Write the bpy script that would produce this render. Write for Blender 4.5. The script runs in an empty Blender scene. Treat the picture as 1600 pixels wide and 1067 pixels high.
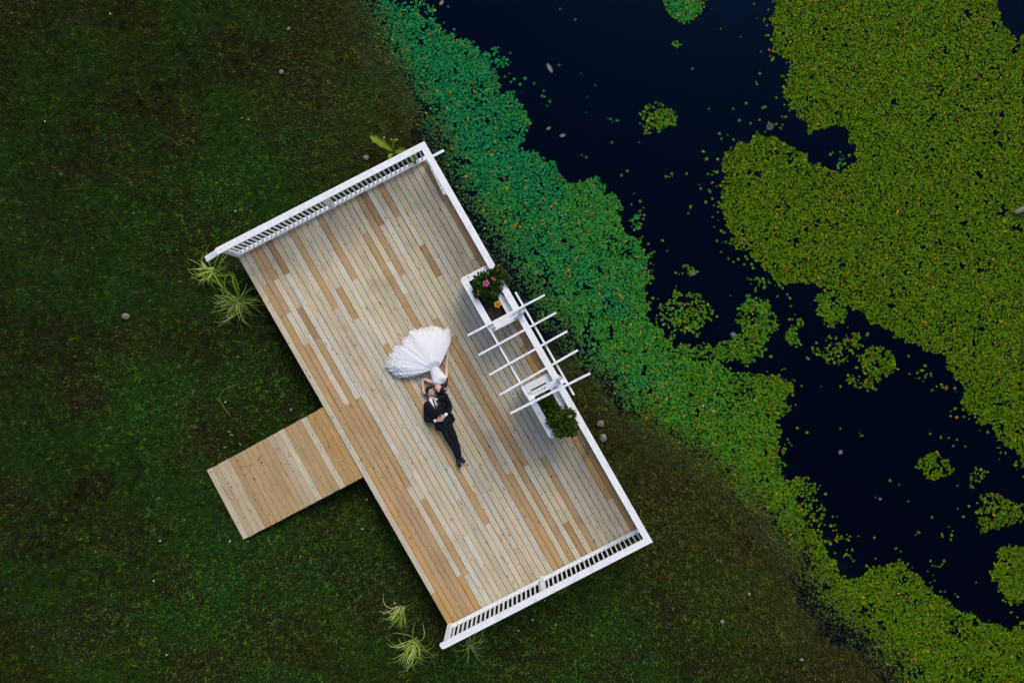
import bpy, bmesh, math, random
import numpy as np
from mathutils import Vector, Matrix
from mathutils.bvhtree import BVHTree

R = math.radians
rng = np.random.default_rng(11)
random.seed(11)
scn = bpy.context.scene
col = scn.collection

# ------------------------------------------------------------------ camera, sky, sun, exposure
CAM_H = 18.0                       # drone height above the deck boards
FPX = 1246.0                       # focal length in photo pixels (1600 wide)
cam_d = bpy.data.cameras.new('drone_camera')
cam_d.sensor_width = 36.0
cam_d.lens = 36.0 * FPX / 1600.0
cam_d.clip_start = 0.1
cam_d.clip_end = 500.0
cam = bpy.data.objects.new('drone_camera', cam_d)
cam.location = (0, 0, CAM_H)
cam.rotation_euler = (0, 0, 0)
col.objects.link(cam)
scn.camera = cam

SUN_EL, SUN_AZ = R(46), R(20)      # azimuth measured clockwise from +Y (top of the picture)
world = bpy.data.worlds.new('World')
scn.world = world
world.use_nodes = True
wn = world.node_tree.nodes
wl = world.node_tree.links
wn.clear()
sky = wn.new('ShaderNodeTexSky')
sky.sky_type = 'NISHITA'
sky.sun_disc = False
sky.sun_elevation = SUN_EL
sky.sun_rotation = SUN_AZ
sky.air_density = 1.0
sky.dust_density = 3.0
sky.ozone_density = 1.0
bg = wn.new('ShaderNodeBackground')
bg.inputs['Strength'].default_value = 0.13
wo = wn.new('ShaderNodeOutputWorld')
wl.new(sky.outputs[0], bg.inputs[0])
wl.new(bg.outputs[0], wo.inputs[0])

sun_d = bpy.data.lights.new('sun', 'SUN')
sun_d.energy = 1.1
sun_d.angle = R(26)
sun_d.color = (1.0, 0.90, 0.74)
sun = bpy.data.objects.new('sun', sun_d)
sd = Vector((math.sin(SUN_AZ) * math.cos(SUN_EL), math.cos(SUN_AZ) * math.cos(SUN_EL), math.sin(SUN_EL)))
sun.rotation_euler = sd.to_track_quat('Z', 'Y').to_euler()
sun.location = sd * 40
col.objects.link(sun)

scn.view_settings.view_transform = 'Standard'
scn.view_settings.look = 'None'
scn.view_settings.exposure = 0.40
scn.view_settings.gamma = 1.0
scn.view_settings.use_curve_mapping = False
scn.cycles.max_bounces = 6
scn.cycles.transparent_max_bounces = 12
scn.cycles.use_denoising = True

# ------------------------------------------------------------------ layout helpers
def P(u, v, z=0.0):
    """survey point of the photograph (pixel u,v) standing at height z -> metres"""
    s = (CAM_H - z) / FPX
    return Vector(((u - 800.0) * s, (533.5 - v) * s, z))

S0 = CAM_H / FPX
O2 = P(372, 402)
A2 = (P(699.4, 975.9) - O2)
DECK_L = A2.length
A2 = A2 / DECK_L
B2 = (P(667.6, 250.6) - O2)
B2 = B2 / B2.length
ANG = math.atan2(A2.y, A2.x)
NB = 35
BP = 0.1411                        # board pitch
DECK_W = NB * BP

def D(a, b, z=0.0):
    """deck frame: a along the boards, b across them"""
    p = O2 + A2 * a + B2 * b
    return Vector((p.x, p.y, z))

def to_ab(p):
    det = A2.x * B2.y - A2.y * B2.x
    dx, dy = p.x - O2.x, p.y - O2.y
    return ((dx * B2.y - dy * B2.x) / det, (A2.x * dy - A2.y * dx) / det)

def ab(u, v, z=0.0):
    return to_ab(P(u, v, z))

# ------------------------------------------------------------------ noise helpers (numpy)
def _hash(ix, iy, seed):
    h = (ix.astype(np.int64) * 374761393 + iy.astype(np.int64) * 668265263 + seed * 1442695041) & 0xFFFFFFFF
    h = ((h ^ (h >> 13)) * 1274126177) & 0xFFFFFFFF
    h = h ^ (h >> 16)
    return (h & 0xFFFF) / 65535.0

def vnoise(x, y, seed=0):
    ix = np.floor(x); iy = np.floor(y)
    fx = x - ix; fy = y - iy
    fx = fx * fx * (3 - 2 * fx); fy = fy * fy * (3 - 2 * fy)
    a = _hash(ix, iy, seed); b = _hash(ix + 1, iy, seed)
    c = _hash(ix, iy + 1, seed); d = _hash(ix + 1, iy + 1, seed)
    return (a * (1 - fx) + b * fx) * (1 - fy) + (c * (1 - fx) + d * fx) * fy

def fbm(x, y, seed=0, octv=4):
    t = 0; amp = 0.5; tot = 0
    for k in range(octv):
        t = t + amp * vnoise(x * 2 ** k, y * 2 ** k, seed + k * 17)
        tot += amp; amp *= 0.5
    return t / tot

def inside(px, py, poly):
    res = np.zeros(px.shape, bool)
    n = len(poly)
    for i in range(n):
        x1, y1 = poly[i]; x2, y2 = poly[(i + 1) % n]
        if y1 == y2: continue
        c = ((y1 > py) != (y2 > py)) & (px < (x2 - x1) * (py - y1) / (y2 - y1) + x1)
        res ^= c
    return res

def dist_line(px, py, line):
    d = np.full(px.shape, 1e9)
    for i in range(len(line) - 1):
        x1, y1 = line[i]; x2, y2 = line[i + 1]
        dx, dy = x2 - x1, y2 - y1
        L = dx * dx + dy * dy + 1e-12
        t = np.clip(((px - x1) * dx + (py - y1) * dy) / L, 0, 1)
        d = np.minimum(d, (px - x1 - t * dx) ** 2 + (py - y1 - t * dy) ** 2)
    return np.sqrt(d)

# ------------------------------------------------------------------ object helpers
def tag(o, label=None, cat=None, group=None, kind=None):
    if label: o['label'] = label
    if cat: o['category'] = cat
    if group: o['group'] = group
    if kind: o['kind'] = kind
    return o

def empty(name, loc=(0, 0, 0), rz=0.0):
    o = bpy.data.objects.new(name, None)
    o.location = loc
    o.rotation_euler = (0, 0, rz)
    o.empty_display_size = 0.2
    col.objects.link(o)
    return o

def parent_keep(o, p):
    """parent while the mesh stays where it was written (world coordinates)"""
    o.parent = p
    if p is not None:
        m = Matrix.Translation(p.location) @ p.rotation_euler.to_matrix().to_4x4()
        o.matrix_parent_inverse = m.inverted()

class MB:
    """collects simple shapes into ONE mesh"""
    def __init__(s): s.v = []; s.f = []; s.sm = []
    def add(s, vs, fs, smooth=False):
        n = len(s.v)
        s.v += [tuple(v) for v in vs]
        s.f += [tuple(i + n for i in f) for f in fs]
        s.sm += [smooth] * len(fs)
    def hexa(s, c):
        s.add(c, [(0, 3, 2, 1), (4, 5, 6, 7), (0, 1, 5, 4), (1, 2, 6, 5), (2, 3, 7, 6), (3, 0, 4, 7)])
    def dbox(s, a0, a1, b0, b1, z0, z1):
        s.hexa([D(a0, b0, z0), D(a1, b0, z0), D(a1, b1, z0), D(a0, b1, z0), D(a0, b0, z1), D(a1, b0, z1), D(a1, b1, z1), D(a0, b1, z1)])
    def bar(s, p0, p1, w, h, up=Vector((0, 0, 1))):
        p0 = Vector(p0); p1 = Vector(p1)
        t = (p1 - p0).normalized()
        side = t.cross(up).normalized() * (w / 2)
        u = side.cross(t).normalized() * (h / 2)
        c = [p0 - side - u, p1 - side - u, p1 + side - u, p0 + side - u, p0 - side + u, p1 - side + u, p1 + side + u, p0 + side + u]
        s.hexa(c)
    def prism(s, pts, z0, z1):
        n = len(pts)
        vs = [(p[0], p[1], z0) for p in pts] + [(p[0], p[1], z1) for p in pts]
        area = sum(pts[i][0] * pts[(i + 1) % n][1] - pts[(i + 1) % n][0] * pts[i][1] for i in range(n))
        up = tuple(range(n, 2 * n)); dn = tuple(reversed(range(n)))
        sides = [(i, (i + 1) % n, n + (i + 1) % n, n + i) for i in range(n)]
        if area < 0:
            up = tuple(reversed(up)); dn = tuple(reversed(dn)); sides = [tuple(reversed(f)) for f in sides]
        s.add(vs, [up, dn] + sides)
    def loft(s, pts, seg=14, ends=True, sub=3):
        """pts: (pos, half width, half thickness); smooth tube, elliptical section"""
        pos = [Vector(p[0]) for p in pts]; W = [p[1] for p in pts]; H = [p[2] for p in pts]
        out = []
        n = len(pos)
        for i in range(n - 1):
            p0 = pos[max(i - 1, 0)]; p1 = pos[i]; p2 = pos[i + 1]; p3 = pos[min(i + 2, n - 1)]
            for k in range(sub):
                t = k / sub
                q = 0.5 * ((2 * p1) + (p2 - p0) * t + (2 * p0 - 5 * p1 + 4 * p2 - p3) * t * t + (3 * p1 - p0 - 3 * p2 + p3) * t ** 3)
                ts = t * t * (3 - 2 * t)
                out.append((q, W[i] * (1 - ts) + W[i + 1] * ts, H[i] * (1 - ts) + H[i + 1] * ts))
        out.append((pos[-1], W[-1], H[-1]))
        m = len(out); rings = []
        tang = []
        for i in range(m):
            t = (out[min(i + 1, m - 1)][0] - out[max(i - 1, 0)][0])
            tang.append(t.normalized() if t.length > 1e-9 else Vector((1, 0, 0)))
        if ends:
            head = []
            for a in (80, 55, 30):
                c = math.cos(R(a)); d = math.sin(R(a))
                q, w, h = out[0]
                head.append((q - tang[0] * min(w, h) * d, w * c, h * c, tang[0]))
            tail = []
            for a in (30, 55, 80):
                c = math.cos(R(a)); d = math.sin(R(a))
                q, w, h = out[-1]
                tail.append((q + tang[-1] * min(w, h) * d, w * c, h * c, tang[-1]))
            rings = head + [(q, w, h, t) for (q, w, h), t in zip(out, tang)] + tail
        else:
            rings = [(q, w, h, t) for (q, w, h), t in zip(out, tang)]
        vs = []
        side = None
        for q, w, h, t in rings:
            sd_ = t.cross(Vector((0, 0, 1)))
            if sd_.length < 0.25:
                sd_ = side if side is not None else Vector((1, 0, 0))
            sd_ = (sd_ - t * sd_.dot(t)).normalized()
            side = sd_
            up = sd_.cross(t).normalized()
            for k in range(seg):
                an = 2 * math.pi * k / seg
                vs.append(q + sd_ * (w * math.cos(an)) + up * (h * math.sin(an)))
        fs = []
        for r in range(len(rings) - 1):
            for k in range(seg):
                k2 = (k + 1) % seg
                fs.append((r * seg + k, r * seg + k2, (r + 1) * seg + k2, (r + 1) * seg + k))
        fs.append(tuple(reversed(range(seg))))
        fs.append(tuple(range((len(rings) - 1) * seg, len(rings) * seg)))
        s.add(vs, fs, True)
    def ball(s, c, rx, ry, rz, rot=0.0, seg=14, rings=9):
        vs = []; fs = []
        cr, sr = math.cos(rot), math.sin(rot)
        for i in range(rings + 1):
            th = math.pi * i / rings
            for k in range(seg):
                ph = 2 * math.pi * k / seg
                x = rx * math.sin(th) * math.cos(ph); y = ry * math.sin(th) * math.sin(ph); z = rz * math.cos(th)
                vs.append((c[0] + x * cr - y * sr, c[1] + x * sr + y * cr, c[2] + z))
        for i in range(rings):
            for k in range(seg):
                k2 = (k + 1) % seg
                fs.append((i * seg + k, (i + 1) * seg + k, (i + 1) * seg + k2, i * seg + k2))
        s.add(vs, fs, True)
    def mesh(s, name):
        me = bpy.data.meshes.new(name)
        me.from_pydata([tuple(v) for v in s.v], [], s.f)
        me.polygons.foreach_set('use_smooth', s.sm)
        me.update()
        return me
    def build(s, name, mat, parent=None):
        o = bpy.data.objects.new(name, s.mesh(name))
        if mat: o.data.materials.append(mat)
        col.objects.link(o)
        if parent is not None: parent_keep(o, parent)
        return o

def remeshed(mb, name, mat, parent, voxel, smooth=2):
    """fuse the overlapping lofts of mb into one continuous skin"""
    tmp = mb.build(name + '_raw', None)
    m = tmp.modifiers.new('r', 'REMESH'); m.mode = 'VOXEL'; m.voxel_size = voxel; m.use_smooth_shade = True
    if smooth:
        c = tmp.modifiers.new('s', 'SMOOTH'); c.factor = 0.5; c.iterations = smooth
    dg = bpy.context.evaluated_depsgraph_get()
    me = bpy.data.meshes.new_from_object(tmp.evaluated_get(dg))
    me.name = name
    me.polygons.foreach_set('use_smooth', [True] * len(me.polygons))
    bpy.data.objects.remove(tmp)
    me.materials.clear()
    me.materials.append(mat)
    o = bpy.data.objects.new(name, me)
    col.objects.link(o)
    if parent is not None: parent_keep(o, parent)
    return o

def bulk(name, verts, nper, mat, colors=None, faces=None, parent=None, smooth=False):
    """verts: (N, nper, 3); each row one polygon (or faces = local polygons of equal size)"""
    N = verts.shape[0]
    me = bpy.data.meshes.new(name)
    me.vertices.add(N * nper)
    me.vertices.foreach_set('co', verts.reshape(-1).astype(np.float32))
    if faces is None: faces = [list(range(nper))]
    loops = []; starts = []; tot = 0
    lf = np.concatenate([np.array(f) for f in faces])
    sizes = np.array([len(f) for f in faces])
    base = np.arange(N)[:, None] * nper
    loops = (base + lf[None, :]).reshape(-1)
    sz = np.tile(sizes, N)
    starts = np.concatenate([[0], np.cumsum(sz)[:-1]])
    me.loops.add(len(loops)); me.loops.foreach_set('vertex_index', loops.astype(np.int32))
    me.polygons.add(len(sz)); me.polygons.foreach_set('loop_start', starts.astype(np.int32))
    me.polygons.foreach_set('loop_total', sz.astype(np.int32))
    if smooth: me.polygons.foreach_set('use_smooth', [True] * len(sz))
    if colors is not None:
        at = me.color_attributes.new('tint', 'FLOAT_COLOR', 'POINT')
        c = np.ones((N * nper, 4), np.float32)
        c[:, :3] = np.repeat(colors, nper, axis=0) if colors.shape[0] == N else colors
        at.data.foreach_set('color', c.reshape(-1))
    me.update(calc_edges=True)
    me.materials.append(mat)
    o = bpy.data.objects.new(name, me)
    col.objects.link(o)
    if parent is not None: parent_keep(o, parent)
    return o

# ------------------------------------------------------------------ materials
def new_mat(name):
    m = bpy.data.materials.new(name); m.use_nodes = True
    nt = m.node_tree; nt.nodes.clear()
    return m, nt, nt.nodes, nt.links

def nd(ns, t, **kw):
    n = ns.new(t)
    for k, v in kw.items():
        if k in n.inputs: n.inputs[k].default_value = v
        else: setattr(n, k, v)
    return n

def mixc(nt, fac, a, b, mode='MIX'):
    n = nt.nodes.new('ShaderNodeMix'); n.data_type = 'RGBA'; n.blend_type = mode
    for sock, val in ((n.inputs[0], fac), (n.inputs[6], a), (n.inputs[7], b)):
        if isinstance(val, bpy.types.NodeSocket): nt.links.new(val, sock)
        else: sock.default_value = val
    return n.outputs[2]

def ramp(nt, fac, stops):
    n = nt.nodes.new('ShaderNodeValToRGB')
    while len(n.color_ramp.elements) < len(stops): n.color_ramp.elements.new(0.5)
    for e, (p, c) in zip(n.color_ramp.elements, stops):
        e.position = p; e.color = c if len(c) == 4 else (*c, 1)
    nt.links.new(fac, n.inputs[0])
    return n.outputs[0]

def simple(name, c, rough=0.6, noise=0.15, scale=20.0, bump=0.0, spec=0.3, sheen=0.0):
    m, nt, ns, ls = new_mat(name)
    b = nd(ns, 'ShaderNodeBsdfPrincipled', Roughness=rough)
    b.inputs['Specular IOR Level'].default_value = spec
    if sheen: b.inputs['Sheen Weight'].default_value = sheen
    o = ns.new('ShaderNodeOutputMaterial')
    tc = ns.new('ShaderNodeTexCoord')
    nz = nd(ns, 'ShaderNodeTexNoise', Scale=scale, Detail=4.0)
    ls.new(tc.outputs['Object'], nz.inputs['Vector'])
    lo = tuple(x * (1 - noise) for x in c) + (1,); hi = tuple(min(1, x * (1 + noise)) for x in c) + (1,)
    f = ramp(nt, nz.outputs[0], [(0.3, lo), (0.7, hi)])
    ls.new(f, b.inputs['Base Color'])
    if bump:
        bp = nd(ns, 'ShaderNodeBump', Strength=bump, Distance=0.01)
        ls.new(nz.outputs[0], bp.inputs['Height']); ls.new(bp.outputs[0], b.inputs['Normal'])
    ls.new(b.outputs[0], o.inputs[0])
    return m

def tinted(name, rough=0.6, spec=0.3, trans=0.0, noise=0.25, scale=30.0):
    """colour read from the 'tint' attribute of the mesh"""
    m, nt, ns, ls = new_mat(name)
    b = nd(ns, 'ShaderNodeBsdfPrincipled', Roughness=rough)
    b.inputs['Specular IOR Level'].default_value = spec
    o = ns.new('ShaderNodeOutputMaterial')
    at = ns.new('ShaderNodeAttribute'); at.attribute_name = 'tint'
    tc = ns.new('ShaderNodeTexCoord')
    nz = nd(ns, 'ShaderNodeTexNoise', Scale=scale, Detail=3.0)
    ls.new(tc.outputs['Object'], nz.inputs['Vector'])
    f = ramp(nt, nz.outputs[0], [(0.3, (1 - noise,) * 3), (0.7, (1 + noise,) * 3)])
    c = mixc(nt, 1.0, at.outputs['Color'], f, 'MULTIPLY')
    ls.new(c, b.inputs['Base Color'])
    if trans:
        t = ns.new('ShaderNodeBsdfTranslucent'); ls.new(c, t.inputs[0])
        mx = ns.new('ShaderNodeMixShader'); mx.inputs[0].default_value = trans
        ls.new(b.outputs[0], mx.inputs[1]); ls.new(t.outputs[0], mx.inputs[2])
        ls.new(mx.outputs[0], o.inputs[0])
    else:
        ls.new(b.outputs[0], o.inputs[0])
    return m

def wood_mat():
    m, nt, ns, ls = new_mat('deck_wood')
    b = nd(ns, 'ShaderNodeBsdfPrincipled', Roughness=0.8)
    b.inputs['Specular IOR Level'].default_value = 0.1
    o = ns.new('ShaderNodeOutputMaterial')
    oi = ns.new('ShaderNodeObjectInfo')
    tc = ns.new('ShaderNodeTexCoord')
    # every board its own stretch of the log
    off = nd(ns, 'ShaderNodeVectorMath', operation='MULTIPLY_ADD')
    cmb = ns.new('ShaderNodeCombineXYZ')
    ls.new(oi.outputs['Random'], cmb.inputs[0]); ls.new(oi.outputs['Random'], cmb.inputs[1]); ls.new(oi.outputs['Random'], cmb.inputs[2])
    ls.new(cmb.outputs[0], off.inputs[0]); off.inputs[1].default_value = (137.0, 91.0, 53.0)
    ls.new(tc.outputs['Object'], off.inputs[2])
    # grain
    mp = ns.new('ShaderNodeMapping'); mp.inputs['Scale'].default_value = (1.6, 42.0, 10.0)
    ls.new(off.outputs[0], mp.inputs[0])
    g = nd(ns, 'ShaderNodeTexNoise', Scale=1.0, Detail=5.0, Roughness=0.6, Distortion=0.6)
    ls.new(mp.outputs[0], g.inputs['Vector'])
    grain = ramp(nt, g.outputs[0], [(0.28, (0.74, 0.70, 0.64)), (0.5, (1.0, 1.0, 1.0)), (0.75, (1.13, 1.14, 1.15))])
    base = mixc(nt, 1.0, oi.outputs['Color'], grain, 'MULTIPLY')
    # broad weathering: grey-green and pink stretches
    mp2 = ns.new('ShaderNodeMapping'); mp2.inputs['Scale'].default_value = (2.2, 5.0, 5.0)
    ls.new(off.outputs[0], mp2.inputs[0])
    g2 = nd(ns, 'ShaderNodeTexNoise', Scale=1.0, Detail=4.0, Roughness=0.65)
    ls.new(mp2.outputs[0], g2.inputs['Vector'])
    wth = ramp(nt, g2.outputs[0], [(0.25, (0.80, 0.84, 0.86)), (0.45, (1.0, 1.0, 0.97)), (0.62, (1.02, 0.97, 0.93)), (0.8, (1.14, 1.12, 1.10))])
    base = mixc(nt, 0.85, base, mixc(nt, 1.0, base, wth, 'MULTIPLY'))
    # knots
    def knots(scale, thr0, thr1, dens, colr, seedv):
        mk = ns.new('ShaderNodeMapping'); mk.inputs['Scale'].default_value = scale
        mk.inputs['Location'].default_value = (seedv, seedv * 1.7, 0)
        ls.new(off.outputs[0], mk.inputs[0])
        vo = ns.new('ShaderNodeTexVoronoi'); vo.voronoi_dimensions = '2D'; vo.inputs['Scale'].default_value = 1.0
        ls.new(mk.outputs[0], vo.inputs['Vector'])
        near = nd(ns, 'ShaderNodeMapRange'); near.inputs['From Min'].default_value = thr0; near.inputs['From Max'].default_value = thr1
        near.inputs['To Min'].default_value = 1.0; near.inputs['To Max'].default_value = 0.0
        ls.new(vo.outputs['Distance'], near.inputs[0])
        sep = ns.new('ShaderNodeSeparateColor'); ls.new(vo.outputs['Color'], sep.inputs[0])
        gt = nd(ns, 'ShaderNodeMath', operation='GREATER_THAN'); ls.new(sep.outputs[0], gt.inputs[0]); gt.inputs[1].default_value = 1 - dens
        mu = nd(ns, 'ShaderNodeMath', operation='MULTIPLY'); ls.new(near.outputs[0], mu.inputs[0]); ls.new(gt.outputs[0], mu.inputs[1])
        return mu.outputs[0], colr
    for args in (((2.9, 6.5, 1), 0.025, 0.085, 0.34, (0.13, 0.065, 0.035, 1), 3.1), ((1.1, 5.2, 1), 0.025, 0.060, 0.34, (0.045, 0.022, 0.016, 1), 8.7), ((8.0, 13.0, 1), 0.05, 0.16, 0.16, (0.30, 0.20, 0.12, 1), 5.3)):
        f, c = knots(*args)
        base = mixc(nt, f, base, c)
    # stains and foot traffic that run on from board to board
    geo = ns.new('ShaderNodeNewGeometry')
    g4 = nd(ns, 'ShaderNodeTexNoise', Scale=0.9, Detail=5.0, Roughness=0.6, Distortion=0.4)
    ls.new(geo.outputs['Position'], g4.inputs['Vector'])
    st = ramp(nt, g4.outputs[0], [(0.30, (0.84, 0.80, 0.74)), (0.46, (0.99, 0.98, 0.96)), (0.68, (1.06, 1.06, 1.06))])
    base = mixc(nt, 1.0, base, st, 'MULTIPLY')
    g5 = nd(ns, 'ShaderNodeTexNoise', Scale=7.0, Detail=4.0, Roughness=0.7)
    ls.new(geo.outputs['Position'], g5.inputs['Vector'])
    st2 = ramp(nt, g5.outputs[0], [(0.27, (0.72, 0.67, 0.62)), (0.38, (1.0, 1.0, 1.0))])
    base = mixc(nt, 1.0, base, st2, 'MULTIPLY')
    ls.new(base, b.inputs['Base Color'])
    bp = nd(ns, 'ShaderNodeBump', Strength=0.25, Distance=0.004)
    ls.new(g.outputs[0], bp.inputs['Height']); ls.new(bp.outputs[0], b.inputs['Normal'])
    ls.new(b.outputs[0], o.inputs[0])
    return m

def paint_mat():
    m, nt, ns, ls = new_mat('white_paint')
    b = nd(ns, 'ShaderNodeBsdfPrincipled', Roughness=0.5)
    b.inputs['Specular IOR Level'].default_value = 0.35
    o = ns.new('ShaderNodeOutputMaterial')
    tc = ns.new('ShaderNodeTexCoord')
    mp = ns.new('ShaderNodeMapping'); mp.inputs['Rotation'].default_value = (0, 0, -ANG); mp.inputs['Scale'].default_value = (6, 6, 6)
    ls.new(tc.outputs['Object'], mp.inputs[0])
    n1 = nd(ns, 'ShaderNodeTexNoise', Scale=1.0, Detail=7.0, Roughness=0.75)
    ls.new(mp.outputs[0], n1.inputs['Vector'])
    c = ramp(nt, n1.outputs[0], [(0.28, (0.50, 0.51, 0.51)), (0.45, (0.72, 0.74, 0.76)), (0.7, (0.80, 0.82, 0.85))])
    n2 = nd(ns, 'ShaderNodeTexNoise', Scale=3.3, Detail=6.0, Roughness=0.8)
    ls.new(tc.outputs['Object'], n2.inputs['Vector'])
    w = ramp(nt, n2.outputs[0], [(0.66, (0, 0, 0)), (0.74, (1, 1, 1))])
    c = mixc(nt, w, c, (0.56, 0.50, 0.44, 1))
    n3 = nd(ns, 'ShaderNodeTexNoise', Scale=60.0, Detail=2.0)
    ls.new(tc.outputs['Object'], n3.inputs['Vector'])
    sp = ramp(nt, n3.outputs[0], [(0.72, (0, 0, 0)), (0.8, (1, 1, 1))])
    c = mixc(nt, sp, c, (0.35, 0.33, 0.30, 1))
    ls.new(c, b.inputs['Base Color'])
    bp = nd(ns, 'ShaderNodeBump', Strength=0.15, Distance=0.003)
    ls.new(n1.outputs[0], bp.inputs['Height']); ls.new(bp.outputs[0], b.inputs['Normal'])
    ls.new(b.outputs[0], o.inputs[0])
    return m

M = {}
M['wood'] = wood_mat()
M['paint'] = paint_mat()
M['frame_wood'] = simple('frame_timber', (0.13, 0.085, 0.05), 0.8, 0.3, 15)
M['soil'] = simple('potting_soil', (0.020, 0.015, 0.012), 0.95, 0.6, 40, bump=0.8)
M['grass'] = tinted('grass_blades', 0.9, 0.0, trans=0.2, noise=0.2, scale=3.0)
M['pad'] = tinted('lily_pad_leaf', 0.7, 0.03, noise=0.18, scale=40.0)
M['leaf'] = tinted('leaf_surface', 0.6, 0.12, trans=0.2, noise=0.15, scale=25.0)
M['ground'] = tinted('bare_earth', 0.95, 0.0, noise=0.45, scale=9.0)
M['petal'] = tinted('flower_petal', 0.6, 0.2, trans=0.2, noise=0.1)
M['stone'] = simple('field_stone', (0.16, 0.145, 0.13), 0.85, 0.4, 18, bump=0.6)
M['drift'] = simple('drift_wood', (0.15, 0.12, 0.09), 0.85, 0.4, 25, bump=0.5)
M['bolt'] = simple('rusty_steel', (0.12, 0.07, 0.05), 0.5, 0.3, 60)
# ------------------------------------------------------------------ ground and pond
Z_LAWN, Z_WATER = -0.56, -0.80
def W2(u, v, z=Z_WATER):
    p = P(u, v, z); return (p.x, p.y)
SHORE_PX = [(430, -900), (500, -300), (525, -60), (548, 10), (562, 60), (590, 105), (628, 150), (652, 195), (668, 240), (686, 300), (715, 380), (765, 455),
            (812, 512), (850, 548), (900, 590), (935, 618), (962, 645), (1010, 678), (1075, 716), (1135, 765), (1180, 812), (1222, 868),
            (1262, 930), (1315, 985), (1385, 1045), (1440, 1120), (1700, 1500), (2100, 2000)]
SHORE = [W2(*p) for p in SHORE_PX]
POND = SHORE + [(160, -22), (160, 120), (-2, 120)]

def shore_sd(x, y):
    """signed distance: positive on land"""
    d = dist_line(x, y, SHORE)
    w = inside(x, y, POND)
    return np.where(w, -d, d)

def height(x, y, sd):
    n = fbm(x * 0.5, y * 0.5, 3) - 0.5
    nf = fbm(x * 3.0, y * 3.0, 9) - 0.5
    land = np.clip(sd / 1.5, 0, 1); land = land * land * (3 - 2 * land)
    sub = np.clip(-sd / 4.5, 0, 1)
    z = Z_WATER + 0.012 + land * (Z_LAWN - Z_WATER - 0.012) - sub ** 1.35 * 0.85
    z = z + n * 0.05 * land + nf * 0.03
    z = z + np.where((sd < 0.6), n * 0.16, 0)
    return z

def axis(lo, hi, step, far):
    core = np.arange(lo, hi + 1e-6, step)
    k = np.array([0.6, 1.5, 3, 6, 12, 24, 48, far])
    return np.concatenate([lo - k[::-1], core, hi + k])
gx = axis(-13.2, 13.2, 0.11, 110); gy = axis(-9.4, 9.4, 0.11, 110)
GX, GY = np.meshgrid(gx, gy)
gsd = shore_sd(GX, GY)
GZ = height(GX, GY, gsd)
nx_, ny_ = len(gx), len(gy)
gv = np.stack([GX, GY, GZ], -1).reshape(-1, 3)
idx = np.arange(nx_ * ny_).reshape(ny_, nx_)
gf = np.stack([idx[:-1, :-1], idx[:-1, 1:], idx[1:, 1:], idx[1:, :-1]], -1).reshape(-1, 4)
me = bpy.data.meshes.new('ground')
me.vertices.add(len(gv)); me.vertices.foreach_set('co', gv.reshape(-1).astype(np.float32))
me.loops.add(gf.size); me.loops.foreach_set('vertex_index', gf.reshape(-1).astype(np.int32))
me.polygons.add(len(gf)); me.polygons.foreach_set('loop_start', (np.arange(len(gf)) * 4).astype(np.int32))
me.polygons.foreach_set('loop_total', np.full(len(gf), 4, np.int32))
me.polygons.foreach_set('use_smooth', [True] * len(gf))
soil_c = np.array([0.014, 0.013, 0.006]); moss_c = np.array([0.012, 0.026, 0.006]); mud_c = np.array([0.030, 0.042, 0.022]); deep_c = np.array([0.0008, 0.0010, 0.0012])
n1 = fbm(GX * 0.9, GY * 0.9, 21)[..., None]; n2 = fbm(GX * 2.6, GY * 2.6, 33)[..., None]
land = soil_c * (1 - np.clip((n1 - 0.35) * 3, 0, 1)) + moss_c * np.clip((n1 - 0.35) * 3, 0, 1)
s_ = (np.clip(-gsd / 1.7, 0, 1) ** 0.7)[..., None]
wet = mud_c * (1 - s_) + deep_c * s_
wet = wet * (0.5 + n2)
k_ = np.clip(gsd / 0.8 + 0.5, 0, 1)[..., None]
gc = wet * (1 - k_) + land * k_
at = me.color_attributes.new('tint', 'FLOAT_COLOR', 'POINT')
c4 = np.ones((len(gv), 4), np.float32); c4[:, :3] = gc.reshape(-1, 3)
at.data.foreach_set('color', c4.reshape(-1))
me.update(calc_edges=True)
me.materials.append(M['ground'])
ground = bpy.data.objects.new('ground', me); col.objects.link(ground)
tag(ground, 'dark earth of the lawn sloping down to the pond bed', None, None, 'structure')

# water sheet
m, nt, ns, ls = new_mat('pond_water')
o_ = ns.new('ShaderNodeOutputMaterial')
tr = ns.new('ShaderNodeBsdfTransparent'); tr.inputs[0].default_value = (0.50, 0.66, 0.66, 1)
gl = ns.new('ShaderNodeBsdfGlossy'); gl.inputs['Roughness'].default_value = 0.03; gl.inputs['Color'].default_value = (0.10, 0.32, 0.9, 1)
di = ns.new('ShaderNodeBsdfDiffuse'); di.inputs['Color'].default_value = (0.0004, 0.0016, 0.0065, 1)
fr = ns.new('ShaderNodeFresnel'); fr.inputs['IOR'].default_value = 1.25
m1 = ns.new('ShaderNodeMixShader'); m1.inputs[0].default_value = 0.25
m2 = ns.new('ShaderNodeMixShader')
tc = ns.new('ShaderNodeTexCoord'); nz = nd(ns, 'ShaderNodeTexNoise', Scale=2.2, Detail=3.0)
ls.new(tc.outputs['Object'], nz.inputs['Vector'])
bp = nd(ns, 'ShaderNodeBump', Strength=0.08, Distance=0.02); ls.new(nz.outputs[0], bp.inputs['Height'])
ls.new(bp.outputs[0], gl.inputs['Normal']); ls.new(bp.outputs[0], fr.inputs['Normal'])
ls.new(tr.outputs[0], m1.inputs[1]); ls.new(di.outputs[0], m1.inputs[2])
ls.new(fr.outputs[0], m2.inputs[0]); ls.new(m1.outputs[0], m2.inputs[1]); ls.new(gl.outputs[0], m2.inputs[2])
ls.new(m2.outputs[0], o_.inputs[0])
M['water'] = m
off_sh = [Vector((x, y, 0)) for x, y in SHORE]
left = [(-1.6 + p.x, p.y - 0.9) for p in off_sh]       # runs a little under the bank
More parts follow.
